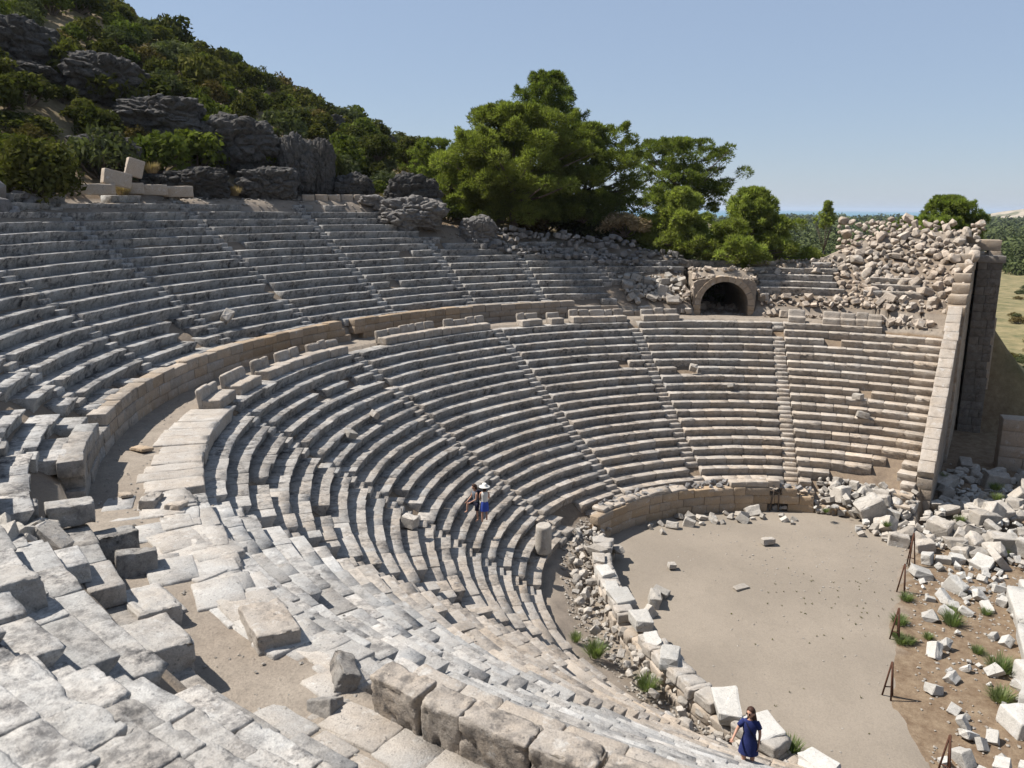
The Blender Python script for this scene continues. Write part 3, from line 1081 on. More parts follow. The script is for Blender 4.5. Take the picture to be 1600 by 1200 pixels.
# ------------------------------------------------------------------ seats with backs along the walkway
def bench_mesh(kind, wdt, n=8):
    b = Blocks()
    b.add((0, 0.72, 0.47), wdt / 2 - 0.02, 0.85, 0.50, e=0.09, am=0.035, tone=(rnd.gauss(1, .08), 0.35, 0.3), wear=0.12, n=n)
    seat = b.mesh("seat")
    b = Blocks()
    b.add((0, 1.78, 0.95), wdt / 2 - 0.03, 0.27, 1.02 if kind != 2 else 0.85, tilt=(-0.13, rnd.gauss(0, 0.01)), e=0.16, am=0.05, tone=(rnd.gauss(1, .08), 0.3, 0.35), wear=0.25, n=n)
    return seat, b.mesh("backrest")
BM = [bench_mesh(i % 3, 1.0 * w) for i, w in enumerate((1.5, 1.9, 2.3, 2.7, 1.7, 2.1))]
BW = (1.5, 1.9, 2.3, 2.7, 1.7, 2.1)
def place_bench(th, i, label, group, R=59.35, dz=0.0, dyaw=0.0, back=True, tilt=0.0):
    e = empty("backed_seat", pol(R, th, 0.02 + dz), -th * D2R + dyaw)
    e.rotation_euler[0] = tilt
    tag(e, label, "stone seat", group)
    s, bk = BM[i]
    o = bpy.data.objects.new("seat", s)
    if not s.materials: s.materials.append(STONE)
    link(o, e)
    if back:
        o = bpy.data.objects.new("backrest", bk)
        if not bk.materials: bk.materials.append(STONE)
        link(o, e)
    return e
def benches():
    runs = [(-11.8, 3.0, "worn stone seat with a back in the row right of the vault", "backed seats right of the vault"),
            (-35.4, -28.0, "stone seat with a back in the short row left of the vault", "backed seats left of the vault"),
            (-58.8, -36.8, "stone seat with a back in the long far row on the walkway edge", "backed seats in the long far row"),
            (-85.5, -60.8, "stone seat with a back in the curving row before the orange wall", "backed seats before the orange wall"),
            (-106.0, -87.8, "stone seat with a back in the curving row at the left of the walkway", "backed seats left of the walkway")]
    for a, b, lab, grp in runs:
        th = b
        while th > a + 1:
            i = rnd.randrange(6)
            d = math.degrees(BW[i] / 60.3)
            if th - d < a:
                break
            c = th - d / 2
            th -= d
            r = rnd.random()
            if r < 0.05 or (-83.5 < c < -81.0):
                continue
            place_bench(c, i, lab, grp, dz=rnd.gauss(0, .02) + 0.13 * wob(0.5, c, 2), dyaw=rnd.gauss(0, .02), back=r > 0.12, tilt=rnd.gauss(0, .012), R=59.35 + rnd.gauss(0, .05))
        # low footing behind them
    for th, i, w in ((-107.6, 3, "seat with a back standing apart where the curving row is broken"), (-110.0, 3, "backed seat next to the gap at the stairway head"), (-115.9, 3, "last backed seat before the bare paving slabs, seen from its end"),
                     (-113.9, 2, "second to last backed seat before the bare paving slabs")):
        place_bench(th, i, w, "backed seats at the broken end", dyaw=rnd.gauss(0, .03))
    # four backs seen from behind at the bottom of the picture
    th = -165.9
    for i, w in ((2, "rough stone back seen from behind, first of the row at the bottom edge"), (4, "rough grey back between two brownish ones at the bottom edge"), (3, "wide brown stone back cut by the bottom edge"), (2, "last stone back of the row, mostly below the bottom edge"), (3, "stone back beyond the bottom edge")):
        d = math.degrees(BW[i] / 60.6)
        s = empty("backed_seat", pol(59.1, th - d / 2, 0.0), -(th - d / 2) * D2R + rnd.gauss(0, .02))
        tag(s, w, "stone seat", "backed seats at the bottom edge")
        b = Blocks()
        b.add((0, 0.85, 0.40), BW[i] / 2 - 0.02, 1.0, 0.50, e=0.1, am=0.05, tone=(1.05, 0.3, 0.2), wear=0.12, n=8)
        link(meshob("seat", b.mesh("seat"), STONE), None) if False else meshob("seat", b.mesh("seat"), STONE, s)
        b = Blocks()
        b.add((0, 2.1, 0.80), BW[i] / 2 - 0.02, 0.58, 1.05, tilt=(-0.08, 0), e=0.09, am=0.045, tone=(0.98, 0.32 if i != 0 else 0.05, 0.9), wear=0.30, n=16)
        meshob("backrest", b.mesh("backrest"), STONE, s)
        th -= d
benches()

def paving():
    e = empty("walkway_paving", pol(60, -130, 0.2))
    tag(e, "worn paving slabs along the edge of the walkway where no seats stand", "paving")
    b = Blocks()
    th = -117.4
    while th > -136.5:
        ln = rnd.uniform(1.6, 2.6)
        d = math.degrees(ln / 60)
        b.arc(58.2 + rnd.gauss(0, .05), 62.0 + rnd.gauss(0, .3), th - d / 2, ln - 0.03, -0.9, 0.24 + rnd.gauss(0, .03), e=0.09, am=0.04, tone=(rnd.gauss(1.08, .06), 0.22, 0.2), wear=0.14, n=8)
        th -= d
    fit(b.obj("edge_slab", STONE), e)
    b = Blocks()
    for i in range(58):
        th = rnd.uniform(-163.5, -139)
        R = rnd.uniform(58.3, 60.1) if i < 52 else rnd.uniform(61, 63)
        b.arc(R, R + rnd.uniform(1.2, 2.6), th, rnd.uniform(1.3, 3.2), -0.6, 0.17 + rnd.random() * 0.16, e=0.09, am=0.05, tone=(rnd.gauss(1.15, .08), rnd.uniform(0, .18), 0.3), wear=0.15, n=4, dyaw=rnd.gauss(0, .12), tilt=(rnd.gauss(0, .02), rnd.gauss(0, .02)))
    fit(b.obj("loose_slab", STONE), e)
    e = empty("walkway_paving", pol(60, -171, 0.2))
    tag(e, "sandy broken paving behind the row of backs at the bottom edge", "paving")
    b = Blocks()
    th = -164
    while th > -180:
        for R in (61.6, 63.4):
            ln = rnd.uniform(1.6, 2.8)
            b.arc(R, R + 1.8, th, ln, -0.6, 0.14 + rnd.random() * 0.16, e=0.1, am=0.05, tone=(1.05, rnd.uniform(.1, .4), 0.2), wear=0.15, dyaw=rnd.gauss(0, .08))
        th -= math.degrees(2.3 / 62)
    fit(b.obj("loose_slab", STONE), e)
paving()

# ------------------------------------------------------------------ loose stones
def chunk_mesh(seed, kind):
    r = random.Random(seed)
    bm = bmesh.new()
    if kind == 'block':
        s = (1.0, r.uniform(0.55, 0.95), r.uniform(0.45, 0.8))
        for sx in (-1, 1):
            for sy in (-1, 1):
                for sz in (-1, 1):
                    j = [r.uniform(-0.16, 0.10) for _ in range(3)]
                    bm.verts.new(Vector((sx * (0.5 + j[0] * .6), sy * (0.5 + j[1] * .6) * s[1], sz * (0.5 + j[2] * .6) * s[2])))
        if r.random() < 0.5:
            bm.verts.new(Vector((r.uniform(-.4, .4), r.uniform(-.3, .3) * s[1], 0.58 * s[2])))
        nb = 0.05
    elif kind == 'round':
        for i in range(26):
            v = Vector((r.gauss(0, 1), r.gauss(0, 1), r.gauss(0, 1))).normalized()
            v *= 0.5 * r.uniform(0.86, 1.08)
            bm.verts.new(Vector((v.x * 1.12, v.y * r.uniform(.85, .95), v.z * 0.8)))
        nb = 0.06
    else:
        s = (1.0, r.uniform(0.6, 0.95), r.uniform(0.5, 0.8))
        for i in range(18):
            v = Vector([math.copysign(abs(r.uniform(-1, 1)) ** 0.35, r.uniform(-1, 1)) * 0.5 for _ in range(3)])
            v *= min(1.0, 0.66 / v.length)
            bm.verts.new(Vector((v.x * s[0], v.y * s[1], v.z * s[2])))
        nb = 0.05
    h = bmesh.ops.convex_hull(bm, input=bm.verts[:])
    bmesh.ops.delete(bm, geom=[g for g in h['geom_interior'] if isinstance(g, bmesh.types.BMVert)], context='VERTS')
    bmesh.ops.dissolve_limit(bm, angle_limit=0.12, verts=bm.verts[:], edges=bm.edges[:])
    bmesh.ops.bevel(bm, geom=bm.edges[:], offset=nb, segments=2, profile=0.6, affect='EDGES', clamp_overlap=True)
    bmesh.ops.triangulate(bm, faces=bm.faces[:])
    bmesh.ops.subdivide_edges(bm, edges=[e for e in bm.edges if e.calc_length() > 0.22], cuts=1)
    bmesh.ops.triangulate(bm, faces=bm.faces[:])
    off = Vector((seed * 1.7, 0, 0))
    for v in bm.verts:
        v.co += v.normal * mnoise.fractal(v.co * 3.2 + off, 1.0, 2, 4) * 0.05
    for v in bm.verts:
        v.co *= U
    me = bpy.data.meshes.new("stone_" + kind)
    bm.to_mesh(me)
    bm.free()
    me.polygons.foreach_set("use_smooth", [kind == 'round'] * len(me.polygons))
    return me
_lib = {}
def stone_mesh(kind, m):
    k = (kind, m.name)
    if k not in _lib:
        _lib[k] = []
        for i in range(9):
            me = chunk_mesh(i * 7 + {'block': 1, 'round': 100, 'rough': 200}[kind], kind)
            me.materials.append(m)
            _lib[k].append(me)
    return rnd.choice(_lib[k])
def stone(kind, m, name, p, size, label, group, cat="stone", flat=0.5, rot=None, sc=None):
    o = bpy.data.objects.new(name, stone_mesh(kind, m))
    o.location = [c * U for c in p]
    o.rotation_euler = rot if rot else (rnd.gauss(0, flat), rnd.gauss(0, flat), rnd.uniform(0, 6.28))
    o.scale = sc if sc else (size * rnd.uniform(.9, 1.15), size * rnd.uniform(.85, 1.1), size * rnd.uniform(.8, 1.1))
    link(o)
    return tag(o, label, cat, group)

def scatter(nmax, sampler, dmin, sizes, zf, kind, m, name, label, group, sink=0.12, flat=0.5, pw=1.6):
    """dart throwing with a spacing that follows the stone size"""
    pts = []
    tries = 0
    while len(pts) < nmax and tries < nmax * 60:
        tries += 1
        x, y = sampler()
        s = sizes[0] + (sizes[1] - sizes[0]) * rnd.random() ** pw
        if all((x - a) ** 2 + (y - b) ** 2 > (dmin * (s + c) / 2) ** 2 for a, b, c in pts):
            pts.append((x, y, s))
            kk = kind if isinstance(kind, str) else rnd.choice(kind)
            stone(kk, m, name, (x, y, zf(x, y) + s * (0.5 * 0.62 - sink)), s, label, group, flat=flat)
    return pts
def T(x, y):
    return float(terrain(x, y))

def heap_z(x, y):
    R = math.hypot(x, y)
    th = math.degrees(math.atan2(x, y))
    z = max(T(x, y), (R - RU) / TU * DU + ZU - 0.9)
    return z - 0.6 + 0.8 * math.exp(-((th - 3.5) / 4.5) ** 2) * max(0.0, min(1.0, (R - 74) / 7))

def rubble():
    def s_heap():
        th = rnd.uniform(-3.6, 12.4)
        R = rnd.uniform(67.2, 87.0)
        p = pol(R, th)
        return p[0], p[1]
    lab = "rounded stone in the great heap above the right end of the seating"
    scatter(295, s_heap, 0.66, (0.9, 2.7), heap_z, ('round', 'rough', 'round'), STONE_P, "heap_stone", lab, "stones of the great heap", sink=0.05, flat=0.6)
    # rounded stones piled on the top rows
    def s_top():
        th = rnd.uniform(-52.5, -23.5)
        rr = float(np.interp(th, RIM[:, 0], RIM[:, 1]))
        f = np.interp(th, [-53, -30, -23], [4.2, 4.2, 2.5])
        R = rr - f + rnd.random() * (f + 1.0)
        p = pol(R, th)
        return p[0], p[1]
    def z_top(x, y):
        R = math.hypot(x, y)
        th = math.degrees(math.atan2(x, y))
        rr = float(np.interp(th, RIM[:, 0], RIM[:, 1]))
        z = T(x, y) + 0.9
        return z + 0.7 * max(0, math.sin(th * 0.9)) * (R > rr - 2) - (1.0 if th > -30 else 0)
    scatter(170, s_top, 0.78, (0.9, 2.1), z_top, ('round', 'rough'), STONE_G, "rubble_stone", "grey rounded stone piled on the top rows under the pines", "grey stones piled on the top rows", sink=0.12, flat=0.15)
    # low line of stones on the rim right of the vault
    def s_rim():
        th = rnd.uniform(-23, -2.5)
        p = pol(rnd.uniform(73.6, 77.4), th)
        return p[0], p[1]
    scatter(120, s_rim, 0.8, (0.5, 1.7), lambda x, y: T(x, y) + 0.1, ('rough', 'block', 'round'), STONE_P, "rim_stone", "small pale stone lying along the rim above the vault", "pale stones along the rim", sink=0.0)
    # collapse left of the vault
    def s_col():
        th = rnd.uniform(-34, -25.0)
        p = pol(rnd.uniform(66.0, 72.5), th)
        return p[0], p[1]
    scatter(95, s_col, 0.7, (0.9, 2.4), lambda x, y: T(x, y) + 0.35 * (math.hypot(x, y) < 70), ('rough', 'block'), STONE_L, "fallen_stone", "tumbled stone in the collapse left of the vault", "stones of the collapse left of the vault", sink=0.05)
    def s_vt():
        a = rnd.uniform(-9, 9)
        b = rnd.uniform(66.6, 71) if abs(a) < 5.4 else rnd.uniform(65.8, 68)
        c, s = math.cos(VTH * D2R), math.sin(VTH * D2R)
        return a * c + b * s, -a * s + b * c
    def z_vt(x, y):
        c, s = math.cos(VTH * D2R), math.sin(VTH * D2R)
        a = x * c - y * s
        b = x * s + y * c
        if abs(a) < 5.4:
            return 6.3 + (1.3 if b > 69 else 0.0)
        return 0.6 + (9 - abs(a)) * 1.15
    scatter(100, s_vt, 0.72, (0.5, 1.5), z_vt, ('rough', 'block', 'round'), STONE_P, "fallen_stone", "small stone of the broken packing round the vault mouth", "stones round the vault mouth", sink=0.05)
    def s_cut():
        p = pol(rnd.uniform(67, 70.6), rnd.uniform(-150.6, -147))
        return p[0], p[1]
    scatter(14, s_cut, 0.7, (0.7, 1.7), lambda x, y: T(x, y) + 0.1, ('rough', 'block'), STONE_L, "fallen_stone", "loose stone in the gap behind the dark blocks at the broken wall", "stones in the gap at the broken wall", sink=0.05)
    def s_col2():
        th = rnd.uniform(-14.0, 9.5)
        p = pol(rnd.uniform(64.6 if th < 2.5 else 60.4, 68.3), th)
        return p[0], p[1]
    scatter(105, s_col2, 0.8, (0.7, 2.0), lambda x, y: T(x, y) + 0.2, ('rough', 'block'), STONE_P, "fallen_stone", "tumbled stone behind the worn seats right of the vault", "stones behind the seats right of the vault", sink=0.05)
    # far right of the orchestra
    def s_orch():
        while True:
            x, y = rnd.uniform(-12, 27), rnd.uniform(19, 60)
            R = math.hypot(x, y)
            if x < wall_x(y) - 0.2 and R > 34 - max(0, (x - 2)) * 0.6:
                continue
            if x < 9 and (y < 25.5 - (x + 6) * 0.35 or y > 36):
                continue
            if x < 2 and y < 27.4 - x * 0.0:
                continue
            if x > 9 and (y < 17 + (x - 9) * 0.25):
                continue
            if x > wall_x(y) - .6 and x < wall_x(y) + 2.6 and y > 30.5:
                continue
            if y > 46 and rnd.random() < 0.45:
                continue
            if 21 < x and 59 < y:
                continue
            return x, y
    def z_orch(x, y):
        h = 2.3 * math.exp(-((x - 3) / 7.5) ** 2 - ((y - 31) / 4.0) ** 2)
        h += 1.2 * math.exp(-((x - 17) / 7) ** 2 - ((y - 33) / 9.0) ** 2)
        return FLOOR + h
    scatter(290, s_orch, 0.56, (0.8, 3.2), z_orch, ('block', 'rough', 'round', 'block'), STONE_L, "fallen_block", "pale fallen block in the rubble beyond the orchestra", "fallen blocks beyond the orchestra", sink=0.08, flat=0.3, pw=2.4)
    scatter(280, s_orch, 0.5, (0.35, 1.1), lambda x, y: z_orch(x, y) + 0.15, ('rough', 'round'), STONE_W, "broken_stone", "small broken stone between the fallen blocks beyond the orchestra", "small stones between the fallen blocks", sink=0.02)
    def s_corner():
        p = pol(rnd.uniform(28.5, 32.5), rnd.uniform(-6, 15.5))
        return p[0], p[1]
    scatter(70, s_corner, 0.62, (0.7, 2.2), lambda x, y: T(x, y) + 0.35, ('rough', 'block', 'round'), STONE_L, "tumbled_stone", "stone of the slide burying the lowest rows beside the end wall", "stones burying the lowest rows", sink=0.05)
    # white stones on the brown soil
    def s_soil():
        while True:
            x, y = rnd.uniform(8.5, 17.5), rnd.uniform(-24, 19)
            d = 1.0 if y > 6 else (0.12 if -4 < y < 4 else 0.3)
            if rnd.random() < d and not (y < 2 and x > 15.5 and y > -14):
                return x, y
    scatter(95, s_soil, 0.9, (0.5, 2.1), lambda x, y: FLOOR + 0.05, ('rough', 'block'), STONE_W, "white_stone", "whitish loose stone on the brown soil right of the orchestra", "whitish stones on the brown soil", sink=0.1, pw=1.4)
    # stones at the foot of the far orchestra wall
    def s_foot():
        th = rnd.uniform(-60, -12)
        p = pol(rnd.uniform(23.6, 27.2), th)
        return p[0], p[1]
    scatter(24, s_foot, 1.0, (0.7, 1.9), lambda x, y: FLOOR + 0.1, ('rough', 'block'), STONE_L, "fallen_block", "pale block lying at the foot of the far orchestra wall", "blocks at the foot of the far wall", sink=0.08)
    # top of the curved orchestra wall
    def s_wtop():
        th = rnd.uniform(-72, -8)
        p = pol(rnd.uniform(28.5, 30.2), th)
        return p[0], p[1]
    scatter(110, s_wtop, 0.78, (0.4, 1.15), lambda x, y: -18.3 - 0.9 * max(0, (math.degrees(math.atan2(x, y)) + 20) / 12) * 0.5, ('rough', 'round'), STONE_G, "wall_top_stone", "small stone in the loose packing on top of the far orchestra wall", "small stones on top of the far wall", sink=0.0)
    # ditch between the last row and the near wall
    def s_ditch():
        t = rnd.random() * (len(NEARW) - 2)
        i = int(t)
        a, c = np.array(NEARW[i]), np.array(NEARW[i + 1])
        p = a + (c - a) * (t - i)
        n = -p / np.linalg.norm(p)
        q = p - n * rnd.uniform(0.7, 3.8)
        return q[0], q[1]
    scatter(230, s_ditch, 0.62, (0.3, 1.35), lambda x, y: max(T(x, y), -20.6) + 0.1, ('rough', 'round'), STONE_L, "ditch_stone", "small stone in the ditch behind the near orchestra wall", "stones in the ditch", sink=0.0)
    # big loose blocks on and near the near wall
    big = [((-25.6, 3.4), 2.9, 'block', "big pale block by the gap between the two orchestra walls"), ((-23.4, 2.9), 2.2, 'rough', "darker split block beside the gap in the orchestra walls"),
           ((-24.5, -1.3), 2.2, 'block', "flat white block on the near wall close to the column drum"), ((-23.6, -3.6), 2.3, 'block', "pale slab on the near wall, next beyond the flat white block"),
           ((-22.0, -6.4), 2.4, 'block', "pale slab on the middle of the near wall"), ((-20.4, -9.4), 2.6, 'rough', "split white boulder on the near wall"), ((-19.0, -11.0), 3.0, 'block', "large grey topped block on the near wall"),
           ((-16.0, -14.6), 3.1, 'block', "large square block standing alone on the near wall"), ((-14.2, -17.6), 2.4, 'rough', "worn block with hollows below the square block"), ((-12.2, -19.6), 3.2, 'block', "large slanting block at the near end of the wall rubble"),
           ((-6.6, -24.7), 3.4, 'block', "long white block left of the woman"), ((-3.9, -26.2), 2.8, 'block', "wide white slab behind the woman"), ((0.2, -29.0), 3.4, 'rough', "long white block right of the woman"), ((2.6, -31.0), 2.2, 'block', "upright white block near the bottom right of the wall")]
    for (x, y), s, k, w in big:
        stone(k, STONE_W if s > 2.3 else STONE_L, "wall_block", (x, y, -18.9 if y < 1 else -20.2), s, w, "large blocks on the near wall", cat="stone block", rot=(rnd.gauss(0, .08), rnd.gauss(0, .08), math.atan2(-1, .62) + rnd.gauss(0, .25)), sc=(s * 0.95, s * .9, s * .5))
    # group of three in the orchestra, others
    for (px, py, s, w) in [(1022, 938, 2.2, "tilted square block in the group lying on the orchestra floor"), (1032, 925, 1.6, "rear block of the group lying on the orchestra floor"), (1016, 957, 1.25, "small block in front of the group on the orchestra floor"),
                           (1050, 884, 1.0, "small dark stone alone on the orchestra floor"), (1158, 914, 1.9, "flat pale slab alone on the orchestra floor"), (1200, 846, 1.5, "stone at the edge of the heap on the orchestra floor")]:
        p = at(px, py, FLOOR + 0.5)
        stone('block', STONE_L, "fallen_block", (p[0], p[1], FLOOR + (0.15 if 'flat' in w else 0.55)), s, w, "single stones on the orchestra floor", cat="stone block", flat=0.12 if 'flat' in w else 0.4, sc=(s, s * .7, s * .25) if 'flat' in w else None)
    # stones lying about the rows
    for (px, py, k, s, w) in [(548, 683, -6, 1.3, "single squarish stone on the middle rows"), (1083, 578, 5, 1.3, "loose rounded stone on a row below the vault"), (1142, 606, 7, 1.0, "pointed stone on a row right below the vault"), (1340, 623, 8, 1.4, "pointed stone on the rows near the end wall"),
                              (1347, 652, 10, 2.0, "square block set loose on the rows near the end wall"), (640, 820, 12, 1.5, "loose block in the left lower rows"), (585, 652, -5, 1.0, "small loose stone on the middle rows"), (355, 500, 99, 1.8, "pale stone lying on the lowest upper row")]:
        p = aim(px, py, 1.3)
        stone('block', STONE_L, "loose_stone", (p[0], p[1], p[2] + 0.35), s, w, "loose stones on the rows", flat=0.3)
rubble()

def fallen_near():
    """large blocks out of place in the near part of the upper seating and on the walkway"""
    spec = [  # R, th, z, half sizes, yaw deg, tilt, tone, label
        (64.2, -147.2, 0.85, (0.7, 1.15, 0.85), 6, (0.03, 0.06), (0.8, 0.1, 0.9), "dark upright block at the broken end of the wall, upper of the pair"),
        (63.6, -149.3, 0.55, (0.65, 1.05, 0.75), -8, (0.05, 0.16), (0.75, 0.1, 0.9), "dark upright block at the broken end of the wall, lower of the pair"),
        (66.4, -147.0, 1.25, (0.7, 1.0, 0.8), 3, (0.02, 0.04), (0.85, 0.1, 0.9), "pitted grey block beside the dark pair at the broken wall"),
        (66.0, -146.2, 2.65, (0.7, 1.2, 0.62), 0, (0.04, 0.03), (1.0, 0.1, 0.8), "pitted pale block resting above the dark pair"),
        (68.4, -146.4, 3.0, (0.7, 1.1, 0.7), -3, (0.03, 0.0), (0.95, 0.1, 0.8), "pitted grey block left of the pale pitted one"),
        (64.4, -154.2, 0.6, (1.7, 1.0, 0.6), 0, (0.06, 0.05), (1.12, 0.1, 0.15), "smooth white block with a dark end standing on the walkway"),
        (65.9, -158.6, 1.3, (1.7, 1.1, 0.85), -4, (0.05, 0.04), (1.05, 0.1, 0.4), "large pale block at the near edge of the wall"),
        (61.0, -158.5, 0.42, (1.9, 1.0, 0.50), -14, (0.03, 0.05), (1.0, 0.3, 0.5), "thick grey slab with a black shadow on the walkway"),
        (60.9, -163.4, 0.25, (1.2, 0.45, 0.6), -30, (0.45, 0.12), (0.7, 0.15, 0.8), "dark thin slab leaning near the row of backs"),
        (62.6, -164.4, 0.12, (0.6, 0.45, 0.42), 20, (0.4, 0.3), (0.75, 0.15, 0.8), "small dark block in the sand near the row of backs"),
        (70.5, -158.4, 5.3, (1.3, 0.9, 0.7), 6, (0.05, 0.1), (1.05, 0.1, 0.3), "pale block with a dark side sitting high in the near seats"),
        (62.8, -129.0, 0.35, (1.0, 0.5, 0.14), 40, (0.05, 0.1), (1.0, 0.75, 0.1), "broken thin slab lying on the walkway sand"),
        (63.0, -138.5, 0.30, (0.5, 0.4, 0.14), 10, (0.05, 0.1), (1.0, 0.5, 0.1), "small flat stone in the walkway sand"),
        (61.6, -140.6, 0.45, (1.1, 0.5, 0.35), -20, (0.1, 0.1), (0.95, 0.2, 0.5), "grey block at the broken end of the edge slabs"),
        (60.3, -142.0, 0.35, (0.6, 0.55, 0.3), 50, (0.1, 0.1), (1.1, 0.3, 0.1), "whitish rounded stone at the broken end of the edge slabs"),
    ]
    for (R, th, z, h, yw, tl, tn, w) in spec:
        b = Blocks()
        b.add((0, 0, 0), *[q * 0.92 for q in h], tilt=tl, e=0.06, am=0.035, tone=tn, wear=0.2, n=16)
        o = b.obj("fallen_block", STONE)
        p = pol(R, th, z)
        o.location = [c * U for c in p]
        o.rotation_euler = (0, 0, (-th + yw) * D2R)
        tag(o, w, "stone block", "blocks out of place near the walkway")
fallen_near()

def gravel():
    """chips and pebbles: too many to count"""
    V, F = [], []
    base = [(1, 0, -.3), (-.5, .8, -.3), (-.6, -.7, -.3), (.1, .1, .6), (.6, .6, .2), (-.8, .1, .3), (.3, -.8, .2)]
    fc = [(0, 4, 6), (4, 3, 6), (6, 3, 5), (2, 6, 5), (0, 6, 2), (1, 5, 3), (1, 3, 4), (0, 1, 4), (1, 2, 5), (0, 2, 1)]
    def chip(x, y, z, s):
        n = len(V)
        a = rnd.uniform(0, 6.28)
        for (u, v, w) in base:
            V.append((x + s * (u * math.cos(a) - v * math.sin(a)) * rnd.uniform(.7, 1.2), y + s * (u * math.sin(a) + v * math.cos(a)) * rnd.uniform(.7, 1.2), z + s * w * rnd.uniform(.5, 1)))
        F.extend([tuple(n + i for i in f) for f in fc])
    for _ in range(260):
        x, y = rnd.gauss(-4, 9), rnd.gauss(14, 7)
        if math.hypot(x, y) < 26:
            chip(x, y, FLOOR + 0.12, rnd.uniform(.04, .16))
    for _ in range(90):
        chip(rnd.uniform(-10, 6), rnd.uniform(-26, 24), FLOOR + 0.12, rnd.uniform(.03, .13))
    for _ in range(1600):
        x, y = rnd.uniform(7, 24), rnd.uniform(-28, 46)
        chip(x, y, T(x, y) + 0.06, rnd.uniform(.04, .22))
    for _ in range(900):
        th = rnd.uniform(-106, -50)
        rr = float(np.interp(th, RIM[:, 0], RIM[:, 1]))
        p = pol(rr + rnd.uniform(-2.5, 3.5), th)
        chip(p[0], p[1], T(p[0], p[1]) + 0.12, rnd.uniform(.06, .3))
    for _ in range(600):
        th = rnd.uniform(-34, 12)
        p = pol(rnd.uniform(66, 76), th)
        chip(p[0], p[1], T(p[0], p[1]) + 0.12, rnd.uniform(.08, .35))
    for _ in range(700):
        th = rnd.uniform(-175, -10)
        p = pol(rnd.uniform(61, 65), th)
        chip(p[0], p[1], 0.2, rnd.uniform(.03, .12))
    for _ in range(900):
        t = rnd.random() * (len(NEARW) - 2)
        i = int(t)
        a, c = np.array(NEARW[i]), np.array(NEARW[i + 1])
        p = a + (c - a) * (t - i)
        p = p + p / np.linalg.norm(p) * rnd.uniform(0.6, 4.6)
        chip(p[0], p[1], T(p[0], p[1]) + 0.1, rnd.uniform(.06, .26))
    for _ in range(500):
        k = rnd.randint(2, 20)
        th = rnd.uniform(-170, 8)
        p = pol(R1 - (k - 1) * TR + rnd.uniform(1.0, 1.5), th, -(k - 1) + .03)
        chip(p[0], p[1], p[2], rnd.uniform(.04, .14))
    me = npmesh("gravel", V, F, False)
    tag(meshob("gravel", me, STONE_L), kind="stuff")
gravel()

# ------------------------------------------------------------------ rock outcrops
def rock_mesh(seed, m, cut=0.0):
    bm = bmesh.new()
    bmesh.ops.create_icosphere(bm, subdivisions=6, radius=1.0)
    off = Vector((seed * 3.3, seed * 1.7, 0))
    for v in bm.verts:
        d = v.co.normalized()
        # squarish masses split by cracks
        q = d * 1.0
        mx = max(abs(q.x), abs(q.y), abs(q.z))
        r = 1.0 * (1 - cut) + cut / mx * 0.85
        n1 = mnoise.fractal(d * 1.3 + off, 1.0, 2, 3)
        n2 = mnoise.fractal(d * 4.0 + off, 1.0, 2.1, 5)
        crack = 1 - abs(mnoise.noise(d * 2.3 + off * 1.3)) * 5
        crack = max(0, crack)
        n3 = abs(mnoise.noise(Vector((d.x * 9, d.y * 9, d.z * 4)) + off))
        vd, vp = mnoise.voronoi(d * 2.6 + off)
        facet = min(0.35, vd[1] - vd[0])
        vd2, _p = mnoise.voronoi(d * 7.0 + off)
        r *= 1 + 0.22 * n1 + 0.06 * n2 + 0.42 * (min(facet, 0.26) - 0.16) - 0.06 * crack - 0.035 * abs(mnoise.noise(Vector((d.x * .8, d.y * .8, d.z * 7)) + off)) + 0.10 * (min(.3, vd2[1] - vd2[0]) - .15) - 0.03 * n3
        v.co = d * r * U
    me = bpy.data.meshes.new("rock")
    bm.to_mesh(me)
    bm.free()
    me.polygons.foreach_set("use_smooth", [False] * len(me.polygons))
    me.materials.append(m)
    return me
RK = [rock_mesh(i, ROCK, 0.5 if i % 2 else 0.25) for i in range(6)]
RKL = [rock_mesh(20 + i, ROCK_L, 0.35) for i in range(2)]

def spot(px, dist):
    d = fw + (px - 800) / FPX * rt
    d = d[:2] / np.linalg.norm(d[:2])
    x, y = EYE[0] + d[0] * dist, EYE[1] + d[1] * dist
    return x, y, T(x, y)
def rim_dist(px, extra):
    d = fw + (px - 800) / FPX * rt
    d = d[:2] / np.linalg.norm(d[:2])
    s = 60.0
    while s < 260:
        x, y = EYE[0] + d[0] * s, EYE[1] + d[1] * s
        th = math.degrees(math.atan2(x, y))
        th = th - 360 if th > 100 else th
        if s > 75 and math.hypot(x, y) > float(np.interp(th, RIM[:, 0], RIM[:, 1])) + extra:
            return s
        s += 0.5
    return s
def height_at(px, py, dist):
    d = fw + (px - 800) / FPX * rt - (py - 600) / FPX * up
    return EYE[2] + dist * d[2] / np.linalg.norm(d[:2])

